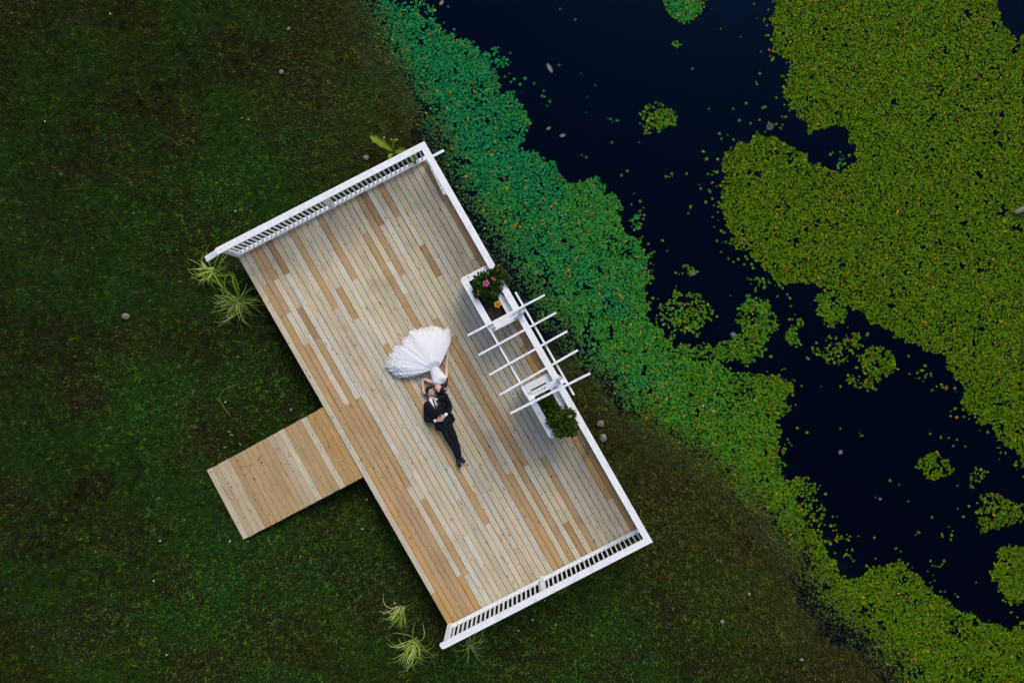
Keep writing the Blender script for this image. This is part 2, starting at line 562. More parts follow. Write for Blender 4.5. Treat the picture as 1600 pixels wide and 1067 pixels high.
poly = left + [(108, -22), (108, 108), (-6, 108)]
bm_ = bmesh.new()
vs_ = [bm_.verts.new((x, y, Z_WATER)) for x, y in poly]
fc = bm_.faces.new(vs_)
bmesh.ops.triangulate(bm_, faces=[fc])
for f in bm_.faces:
    if f.normal.z < 0: f.normal_flip()
me = bpy.data.meshes.new('pond_water'); bm_.to_mesh(me); bm_.free()
me.materials.append(M['water'])
water = bpy.data.objects.new('pond_water', me); col.objects.link(water)
tag(water, 'still dark blue black water of the lily pond', None, None, 'structure')

# ------------------------------------------------------------------ grass
def in_deck(x, y, grow=0.0):
    det = A2.x * B2.y - A2.y * B2.x
    dx, dy = x - O2.x, y - O2.y
    a = (dx * B2.y - dy * B2.x) / det; b = (A2.x * dy - A2.y * dx) / det
    return (a > -0.05 - grow) & (a < DECK_L + 0.05 + grow) & (b > -grow) & (b < DECK_W + grow), a, b

RAMP = [P(503, 637, 0), P(566, 746, 0), P(380, 843, -0.5), P(323, 735, -0.5)]
ramp_poly = [(p.x, p.y) for p in RAMP]

def make_grass():
    N = 520000
    x = rng.uniform(-12.9, 12.9, N); y = rng.uniform(-9.0, 9.0, N)
    # clumping
    cl = fbm(x * 7.0, y * 7.0, 5, 3)
    sd = shore_sd(x, y)
    ind, a, b = in_deck(x, y, -0.06)
    inr = inside(x, y, ramp_poly)
    n_p = fbm(x * 1.3, y * 1.3, 40, 3)
    keep = (~ind) & (~inr) & (sd > -1.15 + (n_p - 0.5) * 2.0)
    keep &= rng.uniform(0, 1, N) < np.where(sd < 0, np.clip(1.0 + sd * 0.75, 0.05, 1) * 0.9, 1.0)
    keep &= ~((b > DECK_W) & (b < DECK_W + 1.0) & (a > 0.4) & (a < 4.9) & (sd < 0.05))
    # thin, bare ground beside the deck's left edge and in patches
    edge = np.where((b < 0) & (a > -0.3) & (a < DECK_L + 0.3), -b, 9.0)
    bare = np.clip(1 - edge / (0.22 + 0.45 * fbm(x * 1.1, y * 1.1, 60)), 0, 1)
    bare = np.maximum(bare, np.clip((fbm(x * 0.8, y * 0.8, 70) - 0.62) * 7, 0, 1) * 0.6)
    keep &= rng.uniform(0, 1, N) > bare * 0.85
    x, y, sd, cl, edge, bare = x[keep], y[keep], sd[keep], cl[keep], edge[keep], bare[keep]
    n = len(x)
    z = height(x, y, sd)
    n1 = fbm(x * 0.28, y * 0.28, 80, 3); n2 = fbm(x * 1.1, y * 1.1, 90, 3); n3 = fbm(x * 4.5, y * 4.5, 95, 2); n4 = vnoise(x * 15, y * 15, 96); n5 = vnoise(x * 9, y * 9, 97)
    rnd = rng.uniform(0, 1, n)
    green = np.array([0.034, 0.125, 0.008]); olive = np.array([0.085, 0.122, 0.002]); teal = np.array([0.012, 0.100, 0.026])
    brown = np.array([0.105, 0.078, 0.014]); straw = np.array([0.20, 0.16, 0.060]); dark = np.array([0.010, 0.030, 0.004])
    def mx(a_, b_, t): t = np.clip(t, 0, 1)[:, None]; return a_ * (1 - t) + b_ * t
    c = mx(np.tile(green, (n, 1)), olive, (n1 - 0.44) * 4 + (rnd - 0.5) * 0.8)
    c = mx(c, teal, (n2 - 0.52) * 4 + (rng.uniform(0, 1, n) - 0.5) * 0.5)
    c = mx(c, dark, (0.46 - n3) * 3.5 + (0.45 - n2) * 1.5)
    c = mx(c, olive * 1.3, (n4 - 0.66) * 4); c = mx(c, teal, (n5 - 0.74) * 4); c *= (0.55 + 0.95 * n5 ** 1.3)[:, None]
    # fresh green patches round the deck; blades beyond painted darker as a vignette
    lush_vignette = np.zeros(n)
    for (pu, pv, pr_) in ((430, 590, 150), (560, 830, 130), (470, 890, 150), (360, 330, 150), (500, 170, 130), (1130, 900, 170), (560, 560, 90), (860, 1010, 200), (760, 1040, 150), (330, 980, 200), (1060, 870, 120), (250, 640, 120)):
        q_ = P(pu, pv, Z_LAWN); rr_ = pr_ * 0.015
        lush_vignette = np.maximum(lush_vignette, np.exp(-(((x - q_.x) ** 2 + (y - q_.y) ** 2) / rr_ ** 2)))
    lush_vignette = np.clip(lush_vignette * (0.5 + n2), 0, 1)
    c = mx(c, np.array([0.034, 0.135, 0.014]), lush_vignette * 0.45); c *= (0.62 + 0.70 * lush_vignette)[:, None]
    # worn brown bank by the water
    bk = 1 - np.clip((sd - 0.8) / (2.0 + 2.6 * n1), 0, 1)
    right = np.clip((x - 1.5) / 3.0, 0, 1)
    bk = bk * (0.62 + 0.38 * right) + np.clip((n2 - 0.66) * 3, 0, 0.4)
    bk = np.maximum(bk, np.clip(bare * 1.2, 0, 0.85))
    c = mx(c, brown, bk * (0.55 + 0.6 * (rng.uniform(0, 1, n) - 0.35)) + (n3 - 0.5) * 0.5 * bk)
    st = rng.uniform(0, 1, n) < (0.015 + 0.12 * np.clip(bk, 0, 1))
    c[st] = straw * rng.uniform(0.5, 1.1, (st.sum(), 1))
    c *= rng.uniform(0.55, 1.4, (n, 1)) * (0.50 + 1.15 * n4 ** 1.3)[:, None]
    L = rng.uniform(0.035, 0.085, n) * (0.7 + 0.7 * cl) * np.where(bk > 0.5, 1.25, 1.0)
    wdt = rng.uniform(0.009, 0.020, n)
    an = rng.uniform(0, 2 * np.pi, n); lean = rng.uniform(0.35, 1.25, n)
    dx, dy = np.cos(an), np.sin(an)
    hx = np.sin(lean) * L; hz = np.cos(lean) * L
    v = np.zeros((n, 3, 3))
    v[:, 0] = np.stack([x - dy * wdt / 2, y + dx * wdt / 2, z - 0.005], -1)
    v[:, 1] = np.stack([x + dy * wdt / 2, y - dx * wdt / 2, z - 0.005], -1)
    v[:, 2] = np.stack([x + dx * hx, y + dy * hx, z + hz + 0.03 * (cl - 0.5)], -1)
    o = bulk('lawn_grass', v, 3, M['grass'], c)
    tag(o, 'short dark green lawn grass turning brown along the pond bank', 'grass', None, 'stuff')
make_grass()

# long dry stems lying along the bank
def make_thatch():
    N = 26000
    x = rng.uniform(-4.5, 10.5, N); y = rng.uniform(-9.0, 9.0, N)
    sd = shore_sd(x, y)
    ind, a, b = in_deck(x, y, 0.02)
    keep = (~ind) & (sd > -0.7) & (sd < 1.9) & (rng.uniform(0, 1, N) < fbm(x * 1.5, y * 1.5, 111) * 1.3 - 0.15)
    x, y, sd = x[keep], y[keep], sd[keep]; n = len(x)
    z = np.maximum(height(x, y, sd), Z_WATER) + 0.02
    an = rng.uniform(0, 2 * np.pi, n); L = rng.uniform(0.08, 0.28, n); w = 0.005
    dx, dy = np.cos(an), np.sin(an)
    bend = rng.uniform(-0.05, 0.05, n)
    v = np.zeros((n, 4, 3))
    v[:, 0] = np.stack([x, y, z], -1)
    v[:, 1] = np.stack([x + dx * L / 2 - dy * (w + bend), y + dy * L / 2 + dx * (w + bend), z + 0.03], -1)
    v[:, 2] = np.stack([x + dx * L, y + dy * L, z + 0.02], -1)
    v[:, 3] = np.stack([x + dx * L / 2 + dy * (w - bend), y + dy * L / 2 - dx * (w - bend), z + 0.03], -1)
    c = np.array([0.085, 0.066, 0.030]) * rng.uniform(0.35, 1.3, (n, 1)) * np.where(rng.uniform(0, 1, (n, 1)) < 0.35, np.array([0.55, 1.0, 0.5]), 1)
    o = bulk('dry_stems', v, 4, M['grass'], c)
    tag(o, 'long dry grass stems matted along the pond bank', 'grass', None, 'stuff')
make_thatch()

# ------------------------------------------------------------------ lily pads
RIGHT_MASS = [(1215, -40), (1208, 60), (1207, 78), (1235, 95), (1226, 130), (1223, 152), (1245, 172), (1268, 198), (1300, 195), (1322, 207), (1337, 228), (1338, 250),
              (1325, 262), (1290, 264), (1272, 258), (1262, 238), (1235, 222), (1200, 209), (1165, 220), (1136, 236), (1125, 268), (1128, 310), (1140, 350), (1145, 375),
              (1165, 395), (1190, 410), (1215, 440), (1250, 448), (1290, 455), (1330, 478), (1370, 505), (1400, 530), (1440, 545), (1475, 560), (1490, 590), (1506, 612),
              (1520, 645), (1545, 672), (1570, 700), (1602, 728), (1660, 760), (1660, 10), (1604, 38), (1582, 66), (1568, 42), (1555, 0), (1548, -40)]
LEFT_BAND = [(545, -40), (595, -40), (622, -5), (640, 18), (668, 28), (692, 50), (714, 58), (738, 76), (765, 92), (780, 120), (792, 140), (812, 155), (828, 182), (826, 204),
             (808, 226), (838, 238), (862, 256), (882, 284), (905, 284), (932, 279), (955, 300), (972, 334), (985, 360), (1005, 388), (1016, 425), (1014, 462), (1012, 492),
             (1042, 520), (1078, 556), (1110, 566), (1150, 582), (1200, 584), (1232, 600), (1234, 628), (1216, 656), (1226, 676), (1206, 700), (1216, 735), (1236, 762),
             (1250, 800), (1282, 838), (1310, 872), (1334, 902), (1362, 888), (1400, 880), (1432, 898), (1458, 930), (1492, 952), (1530, 968), (1566, 984), (1602, 974),
             (1660, 965), (1660, 1110), (1455, 1110), (1395, 1050), (1325, 990), (1272, 932), (1232, 868), (1190, 812), (1142, 768), (1080, 716), (1015, 676), (965, 640),
             (935, 600), (905, 566), (870, 528), (848, 496), (800, 432), (742, 352), (700, 282), (672, 218), (650, 165), (618, 112), (590, 66), (568, 20)]
INNER = [(455 + 545 - 455, -40), (568, 20), (590, 66), (618, 112), (650, 165), (672, 218), (700, 282), (742, 352), (800, 432), (848, 496), (870, 528), (905, 566), (935, 600), (965, 640),
         (1015, 676), (1080, 716), (1142, 768), (1190, 812), (1232, 868), (1272, 932), (1325, 990), (1395, 1050), (1455, 1110)]
BLOBS = [(1067, 487, 44, 34, .62), (1155, 545, 42, 22, .85), (1182, 505, 32, 40, .75), (1186, 448, 15, 13, .6), (1240, 521, 13, 14, .95), (1247, 494, 12, 14, .35),
         (1296, 482, 26, 26, .8), (1310, 545, 36, 26, .42), (1372, 570, 32, 26, .7), (1350, 598, 26, 14, .4), (1030, 187, 30, 28, .66), (1070, 10, 36, 26, .97),
         (1460, 725, 29, 19, .72), (1528, 748, 12, 14, .6), (1562, 800, 38, 28, .72), (1588, 895, 36, 52, .97), (1528, 632, 18, 32, .75), (1438, 590, 18, 9, .45),
         (1478, 612, 20, 8, .4), (780, 92, 18, 13, .3), (1000, 350, 12, 22, .42), (862, 250, 12, 12, .22), (1075, 425, 20, 4, .45), (1056, 68, 9, 7, .35),
         (1050, 268, 11, 6, .3), (957, 188, 12, 5, .35), (912, 242, 10, 4, .2), (1210, 195, 10, 8, .25), (1262, 800, 36, 40, .34), (1300, 850, 46, 44, .18),
         (1250, 770, 26, 26, .4), (640, 8, 40, 18, .35), (600, 30, 40, 30, .45), (1174, 130, 8, 8, .15), (1318, 245, 14, 12, .22), (1340, 590, 10, 16, .3),
         (1160, 420, 14, 8, .2), (1210, 720, 24, 34, .3), (1500, 650, 16, 14, .3), (1420, 930, 40, 26, .2), (1250, 570, 20, 14, .1), (1080, 320, 14, 8, .1),
         (1240, 690, 20, 10, .15), (1150, 620, 60, 40, .6), (1100, 560, 50, 26, .6)]

INNER = [(u - 9, v + 7) for u, v in INNER]
LEFT_BAND = LEFT_BAND[:52] + [(u - 9, v + 7) for u, v in LEFT_BAND[52:]]
SPOTS = [(1067, 487, 'in the open oval patch left of the broken pad bed'), (1182, 470, 'in the ragged bed between the two large beds'), (1160, 545, 'along the lower rim of the ragged middle bed'),
         (1240, 515, 'in the tiny tight cluster below the large right bed'), (1296, 482, 'in the small fringe hanging off the large right bed'), (1320, 545, 'in the sparse string of pads in mid channel'),
         (1372, 572, 'in the loose heart shaped patch in mid channel'), (1030, 187, 'in the round lone patch in the upper dark water'), (1070, 10, 'in the round patch cut by the top edge'),
         (1460, 725, 'in the small lone patch of the lower channel'), (1528, 748, 'in the little pair of tufts near the right edge'), (1562, 800, 'in the open patch at the right edge'),
         (1588, 895, 'in the oval bed at the right edge'), (1528, 632, 'in the narrow patch hugging the large right bed'), (1450, 598, 'in the short row under the large right bed'),
         (780, 92, 'drifting off the top of the near bed'), (1000, 350, 'in the loose string off the near bed'), (862, 250, 'drifting in the notch of the near bed'),
         (1075, 425, 'in the short row beside a pale scrap'), (1056, 68, 'in the handful below the top edge patch'), (1050, 268, 'in the handful below the round lone patch'),
         (957, 188, 'in the handful left of the round lone patch'), (1262, 800, 'in the scattered fringe off the lower near bed'), (1310, 860, 'in the thin scatter in the lower cove'),
         (620, 20, 'in the broken corner bed at the top'), (1210, 195, 'beside the dark sunken scrap'), (1500, 650, 'in the gap under the large right bed'), (1420, 930, 'in the dark notch of the bottom bed'), (1318, 245, 'in the dark inlet of the large right bed')]
def where(pu, pv):
    return min(SPOTS, key=lambda q: (q[0] - pu) ** 2 + (q[1] - pv) ** 2)[2]

def make_pads():
    sp = 2.8
    us, vs = np.meshgrid(np.arange(535, 1650, sp), np.arange(-40, 1105, sp * 0.88))
    us = us + (np.arange(us.shape[0])[:, None] % 2) * sp / 2
    us = (us + rng.normal(0, sp * 0.27, us.shape)).ravel(); vs = (vs + rng.normal(0, sp * 0.27, vs.shape)).ravel()
    wob = lambda sc, am, seed: (fbm(us / sc, vs / sc, seed, 3) - 0.5) * am
    wu = us + wob(16, 26, 1) + wob(70, 20, 2); wv = vs + wob(16, 26, 3) + wob(70, 20, 4)
    dR = dist_line(wu, wv, RIGHT_MASS + RIGHT_MASS[:1]); inR = inside(wu, wv, RIGHT_MASS)
    dL = dist_line(wu, wv, LEFT_BAND[:50]); inL = inside(wu, wv, LEFT_BAND); dI = dist_line(wu, wv, INNER)
    hole = fbm(us / 9.0, vs / 9.0, 50, 2)
    hole2 = fbm(us / 34.0, vs / 34.0, 51, 3)
    dens = np.zeros(us.shape)
    dens = np.where(inR, 0.965, dens)
    lband = np.clip(0.84 + dL / 60.0, 0, 0.99)
    lband = np.where(dI < 46, lband * np.clip(dI / 40.0, 0.30, 1) ** 0.6, lband)
    lband = lband - np.clip((0.36 - hole2) * 5, 0, 0.5)
    dens = np.where(inL, np.maximum(dens, lband), dens)
    # darker, open water close beside the rail
    near_rail = np.exp(-((dist_line(us, vs, [(705, 280), (760, 372), (815, 460), (852, 512)]) / 13.0) ** 2))
    dens = dens * (1 - 0.45 * near_rail * np.clip(hole2 * 2.2 - 0.3, 0, 1))
    dens = dens - np.clip((0.28 - hole) * 7, 0, 0.9) * (dens > 0.5)
    blob = np.zeros(us.shape)
    for (cx, cy, rx, ry, d) in BLOBS:
        q = ((wu - cx) / rx) ** 2 + ((wv - cy) / ry) ** 2
        blob = np.maximum(blob, np.where(q < 1, d * np.clip((1.25 - q) * 1.6, 0, 1), 0))
    hb = fbm(us / 12.0, vs / 12.0, 77, 2)
    blob = np.where(hb > 0.62 - blob * 0.42, blob, blob * 0.25)
    # lone drifters
    nearbed = np.minimum(dR, dL)
    drift = np.where(inside(us, vs, [(600, -40), (1230, -40), (1240, 180), (1120, 260), (1190, 430), (1500, 600), (1620, 760), (1620, 980), (1340, 880), (1240, 700), (1020, 480), (980, 300), (850, 180)]),
                     0.13 * np.exp(-nearbed / 10.0) + 0.0012 + np.clip(fbm(us / 26, vs / 26, 303, 2) - 0.70, 0, 1) * 0.5 * (us + 0.6 * vs > 1330), 0)
    dens = np.maximum(dens, drift)
    dens = np.maximum(dens, blob)
    pr = rng.uniform(0, 1, us.shape)
    keep = pr < dens
    sd = None
    u, v, de, inRr, dIk = us[keep], vs[keep], dens[keep], inR[keep], dI[keep]
    s = (CAM_H - Z_WATER) / FPX
    x = (u - 800) * s; y = (533.5 - v) * s
    sdl = shore_sd(x, y)
    ok = sdl < 0.95
    x, y, u, v, de, inRr, dIk, sdl = x[ok], y[ok], u[ok], v[ok], de[ok], inRr[ok], dIk[ok], sdl[ok]
    n = len(x)
    rnd = rng.uniform(0, 1, n)
    r = (0.016 + 0.021 * rng.uniform(0, 1, n) ** 0.9) * np.where(inRr, 0.94, 1.0) * np.clip(0.6 + dIk / 90.0, 0.6, 1.05)
    r *= np.where(de < 0.8, 1.08, 1.0)
    k = 8
    ang0 = rng.uniform(0, 2 * np.pi, n)
    verts = np.zeros((n, k + 1, 3))
    asp = rng.uniform(0.72, 1.0, n); rot = rng.uniform(0, np.pi, n)
    tx = rng.normal(0, 0.14, n); ty = rng.normal(0, 0.14, n)
    gz = np.maximum(height(x, y, sdl), Z_WATER)
    z0 = gz + 0.004 + rng.uniform(0, 0.016, n)
    for j in range(k + 1):
        if j == k: lx = np.zeros(n); ly = np.zeros(n)
        else:
            th = ang0 + (j / (k - 1)) * (2 * np.pi - 0.5) + 0.25
            lx = r * np.cos(th) * asp; ly = r * np.sin(th)
        cx_ = lx * np.cos(rot) - ly * np.sin(rot); cy_ = lx * np.sin(rot) + ly * np.cos(rot)
        verts[:, j, 0] = cx_; verts[:, j, 1] = cy_
        verts[:, j, 2] = cx_ * tx + cy_ * ty + (0.0 if j == k else 0.003)
    faces = [[k, j, j + 1] for j in range(k - 1)]
    # colour: olive beds across the water, cooler green beds by the deck and the top shore
    t = np.where(inRr, 1.0, np.clip((u + 0.30 * v - 860) / 700.0, 0, 1)); t = np.where((~inRr) & (de < 0.9) & (u > 1000), np.maximum(t, 0.75), t)
    teal = np.array([0.009, 0.155, 0.045]); gr = np.array([0.034, 0.172, 0.015]); ol = np.array([0.064, 0.132, 0.0020])
    def mx(a_, b_, q): q = np.clip(q, 0, 1)[:, None]; return a_ * (1 - q) + b_ * q
    nz1 = fbm(u / 60, v / 60, 5); nz2 = fbm(u / 14, v / 14, 6)
    c = mx(np.tile(teal, (n, 1)), gr, t * 2.0 + (nz1 - 0.5) * 1.4 + (rnd - 0.5) * 0.5)
    c = mx(c, ol, (t - 0.45) * 2.2 + (nz2 - 0.5) * 0.8 + (rng.uniform(0, 1, n) - 0.5) * 0.6 + inRr * 0.35)
    c *= rng.uniform(0.50, 1.35, (n, 1))
    mud = np.array([0.045, 0.072, 0.016])
    c = mx(c, mud, (1 - dIk / 55.0) * 0.9 * (~inRr) + (rng.uniform(0, 1, n) - 0.5) * 0.3 * (dIk < 60))
    q = rng.uniform(0, 1, n)
    yl = q < 0.018 + 0.08 * np.clip(nz2 - 0.5, 0, 1) + 0.01 * inRr; c[yl] = np.array([0.26, 0.17, 0.006]) * rng.uniform(0.6, 1.2, (yl.sum(), 1))
    rd = (q > 0.997); c[rd] = np.array([0.26, 0.05, 0.04])
    dk = (q > 0.955) & (q < 0.997); c[dk] *= 0.3
    # the pads that lie apart in open water are single objects
    iso = np.where((de < 0.74) & (~inRr) & (dIk > 80))[0]
    iso = iso[np.argsort(-r[iso])][:290]
    r_iso = set(iso.tolist())
    rest = np.array([i for i in range(n) if i not in r_iso])
    V = verts[rest] + np.stack([x, y, z0], -1)[rest][:, None, :]
    o = bulk('lily_pads', V, k + 1, M['pad'], c[rest], faces)
    tag(o, 'dense floating carpet of small round green lily pads on the pond', 'lily pads', None, 'stuff')
    for i in iso:
        me = bpy.data.meshes.new('lily_pad')
        me.from_pydata([tuple(q_) for q_ in verts[i]], [], faces)
        at = me.color_attributes.new('tint', 'FLOAT_COLOR', 'POINT')
        at.data.foreach_set('color', np.tile(np.append(c[i], 1), k + 1).astype(np.float32))
        me.materials.append(M['pad'])
        ob = bpy.data.objects.new('lily_pad', me); ob.location = (x[i], y[i], z0[i]); col.objects.link(ob)
        tag(ob, 'small round lily pad ' + where(u[i], v[i]), 'lily pad', 'lily pads floating loose on the open water')
    print('pads', n, 'single', len(iso))
make_pads()
# ------------------------------------------------------------------ deck boards
deck = empty('wooden_deck', D(0, 0, 0), ANG)
tag(deck, 'large raised wooden deck of pale and tan boards where the couple lies', 'deck')

COL = {'P': (0.505, 0.450, 0.328), 'W': (0.540, 0.500, 0.405), 'K': (0.490, 0.418, 0.315), 'T': (0.420, 0.290, 0.155), 'B': (0.330, 0.215, 0.120),
       'G': (0.465, 0.430, 0.345), 'O': (0.450, 0.285, 0.125), 'S': (0.530, 0.475, 0.375)}
# colour letter of each board where it leaves the far rail, board 0 at the open side
START = list('PPTTKBKPWTPKPWTPKPKPPTBWPTWPPPPPPBB')
JOINTS = [(411.8, 442.3, 'T'), (432, 433, 'S'), (447, 425, 'W'), (556.5, 433, 'P'), (526.5, 477.5, 'P'), (546, 375.5, 'K'), (570, 362, 'T'), (597, 349.5, 'K'),
          (529.5, 446.8, 'T'), (502.5, 459.5, 'K'), (622.5, 336, 'P'), (651, 323.5, 'S'), (675, 311.5, 'K'), (726, 347.5, 'B'), (448.5, 485.3, 'W'),
          (465.8, 477.8, 'B'), (495, 493.5, 'W'), (492, 527, 'T'), (475.5, 536.3, 'T'), (553.5, 495.8, 'W'), (518, 447, 'W'), (600, 531.8, 'T'),
          (598.5, 439.5, 'P'), (630, 425.3, 'P'), (634, 452.5, 'G'), (582, 483, 'P'), (606.5, 406.8, 'W'), (660.5, 379.8, 'B'), (684.5, 427.8, 'P'),
          (681.5, 398.5, 'G'), (710, 414, 'P'), (678.5, 494.5, 'T'), (632, 391.8, 'P'), (740, 400, 'G'), (734, 374.5, 'B'), (511, 639.5, 'G'),
          (538, 626, 'T'), (554.5, 617.8, 'T'), (578.5, 635.8, 'W'), (604, 622, 'K'), (556, 676, 'T'), (610, 652, 'K'), (572, 732, 'O'), (592.5, 784, 'K'),
          (618.8, 772, 'T'), (636.8, 762, 'S'), (657.8, 781.8, 'T'), (635, 824.5, 'O'), (713, 781.8, 'K'), (742.5, 768, 'K'), (757.5, 820, 'S'),
          (678, 735, 'P'), (699, 730, 'S'), (730, 835, 'W'), (706.5, 847.8, 'W'), (671.8, 928.8, 'O'), (725, 899.5, 'W'), (715, 901, 'O'), (750.5, 886, 'P'),
          (803, 857.5, 'K'), (775, 688, 'P'), (802, 674.5, 'P'), (794.5, 741, 'T'), (820, 728.5, 'O'), (846, 715, 'T'), (836.5, 744, 'W'), (869.5, 701.5, 'P'),
          (889, 752.5, 'P'), (879.8, 818.5, 'B'), (933, 791.5, 'P'), (957, 778, 'K'), (739, 582.8, 'T'), (818.5, 540, 'O'), (703, 528, 'T'), (655, 470, 'P')]
joint = {i: [] for i in range(NB)}
for (u, v, c) in JOINTS:
    a, b = ab(u, v)
    i = int(b / BP)
    if 0 <= i < NB: joint[i].append((a, c))
TH = 0.036
# joists carry the boards; board ends fall on them
joist_a = [0.03 + 0.4045 * k for k in range(24)]
nboard = 0
for i in range(NB):
    js = sorted(joint[i])
    segs = []; a0 = -0.10; c = START[i]
    for (aj, cj) in js:
        aj = min(joist_a, key=lambda q: abs(q - aj)) if min(abs(q - aj) for q in joist_a) < 0.12 else aj
        if aj - a0 < 0.4: c = cj; continue
        segs.append((a0, aj, c)); a0 = aj; c = cj
    segs.append((a0, DECK_L + 0.10, c))
    out = []
    for (s0_, s1_, c_) in segs:                      # no board is longer than 4.9 m
        while s1_ - s0_ > 4.9:
            cut = s0_ + random.choice([3.05, 3.66, 4.27, 4.88])
            cut = min(joist_a, key=lambda q: abs(q - cut))
            out.append((s0_, cut, c_)); s0_ = cut
            if c_ in 'PWKSG': c_ = random.choice('PPSKG')
        out.append((s0_, s1_, c_))
    for (s0_, s1_, c_) in out:
        wv = (BP - 0.0098) * random.uniform(0.985, 1.0)
        Lb = s1_ - s0_ - 0.003
        o0 = D(s0_ + 0.0015, i * BP + BP / 2 + random.uniform(-0.0012, 0.0012), -TH + random.uniform(-0.0015, 0.0015))
        mb = MB(); h = wv / 2
        ch = 0.004
        # rounded long edges: an eight-sided section
        sec = [(-h, 0), (h, 0), (h, TH - ch), (h - ch, TH), (-h + ch, TH), (-h, TH - ch)]
        vs = [(0, y, z) for y, z in sec] + [(Lb, y, z) for y, z in sec]
        k = len(sec)
        fs = [tuple(range(k))[::-1], tuple(range(k, 2 * k))] + [(q, (q + 1) % k, k + (q + 1) % k, k + q) for q in range(k)]
        mb.add(vs, fs)
        ob = bpy.data.objects.new('deck_board', mb.mesh('deck_board'))
        bmx = bmesh.new(); bmx.from_mesh(ob.data); bmesh.ops.recalc_face_normals(bmx, faces=bmx.faces); bmx.to_mesh(ob.data); bmx.free()
        ob.data.materials.append(M['wood'])
        ob.location = o0; ob.rotation_euler = (0, 0, ANG)
        base = COL[c_]; f = random.uniform(0.93, 1.07); hsh = random.uniform(-0.012, 0.012)
        ob.color = (base[0] * f + hsh, base[1] * f, base[2] * f - hsh, 1)
        col.objects.link(ob)
        parent_keep(ob, deck)
        nboard += 1
# frame under the boards
def part_box(name, args, mat, parent):
    mb = MB(); mb.dbox(*args); return mb.build(name, mat, parent)
for a in joist_a:
    part_box('joist', (a - 0.019, a + 0.019, 0.06, DECK_W - 0.06, -TH - 0.185, -TH - 0.002), M['frame_wood'], deck)
part_box('rim_board', (-0.06, DECK_L + 0.06, 0.012, 0.05, -TH - 0.20, -TH - 0.001), M['frame_wood'], deck)
part_box('rim_board', (-0.06, DECK_L + 0.06, DECK_W - 0.05, DECK_W - 0.012, -TH - 0.20, -TH - 0.001), M['frame_wood'], deck)
for a0_ in (-0.098, DECK_L + 0.062):
    part_box('rim_board', (a0_, a0_ + 0.036, 0.012, DECK_W - 0.012, -TH - 0.20, -TH - 0.001), M['frame_wood'], deck)
for a in (0.3, 2.6, 4.9, 7.2, 9.3):
    for b in (0.25, 2.4, 4.65):
        part_box('support_post', (a - 0.045, a + 0.045, b - 0.045, b + 0.045, -1.35, -TH - 0.19), M['frame_wood'], deck)
# white painted timber end that sticks out past the pond corner
pe0 = P(679, 243, -0.12); pe1 = P(694, 235.5, -0.12)
mb = MB(); mb.bar(pe0 - (pe1 - pe0) * 1.2, pe1, 0.055, 0.05); mb.build('beam_end', M['paint'], deck)

# ------------------------------------------------------------------ ramp
ramp_o = empty('wooden_ramp', P(440, 745, -0.3), 0)
tag(ramp_o, 'short wooden ramp of crosswise tan boards leading from lawn to deck', 'ramp')
ra0, _ = ab(503, 637); ra1, _ = ab(566, 746)
rw = ra1 - ra0
NR = 21
far0 = P(323, 735, -0.5); far1 = P(380, 843, -0.5)
near0 = D(ra0, -0.012, -0.02); near1 = D(ra1, -0.012, -0.02)
rc = list('OOOPTTTPSKTTTTTTBSSKP')
rcol = {'O': (0.440, 0.280, 0.120), 'P': (0.52, 0.47, 0.34), 'T': (0.430, 0.305, 0.160), 'S': (0.48, 0.40, 0.28), 'K': (0.44, 0.345, 0.23), 'B': (0.38, 0.260, 0.135)}
for k in range(NR):
    t0 = k / NR + 0.0012; t1 = (k + 1) / NR - 0.0012
    q = [near0.lerp(far0, t0), near0.lerp(far0, t1), near1.lerp(far1, t1), near1.lerp(far1, t0)]
    org = q[0].copy()
    dirv = (q[3] - q[0]); L = dirv.length; dx = dirv.normalized(); wd = (q[1] - q[0])
    ex = random.uniform(-0.006, 0.006)
    # local frame: x along the board
    dy = (wd - dx * wd.dot(dx)); wlen = dy.length; dy.normalize(); dz = dx.cross(dy)
    if dz.z < 0: dz = -dz
    mat = Matrix((dx, dy, dz)).transposed().to_4x4(); mat.translation = org
    sk = wd.dot(dx)
    mb = MB()
    mb.hexa([(ex, 0, -TH), (L + ex, 0, -TH), (L + sk + ex, wlen, -TH), (sk + ex, wlen, -TH), (ex, 0, 0), (L + ex, 0, 0), (L + sk + ex, wlen, 0), (sk + ex, wlen, 0)])
    ob = bpy.data.objects.new('ramp_board', mb.mesh('ramp_board')); ob.data.materials.append(M['wood'])
    bmx = bmesh.new(); bmx.from_mesh(ob.data); bmesh.ops.recalc_face_normals(bmx, faces=bmx.faces); bmx.to_mesh(ob.data); bmx.free()
    base = rcol[rc[k % len(rc)]]; f = random.uniform(0.94, 1.06)
    ob.color = (base[0] * f, base[1] * f, base[2] * f, 1)
    col.objects.link(ob)
    ob.parent = ramp_o
    ob.matrix_parent_inverse = Matrix.Translation(-ramp_o.location)
    ob.matrix_basis = mat
for t in (0.03, 0.5, 0.97):
    p0 = near0.lerp(near1, t) + Vector((0, 0, -TH - 0.045)); p1 = far0.lerp(far1, t) + Vector((0, 0, -TH - 0.03))
    p0 = p0.lerp(p1, 0.02); p1 = p0.lerp(p1, 0.97)
    mb = MB(); mb.bar(p0, p1, 0.04, 0.08); mb.build('stringer', M['frame_wood'], ramp_o)

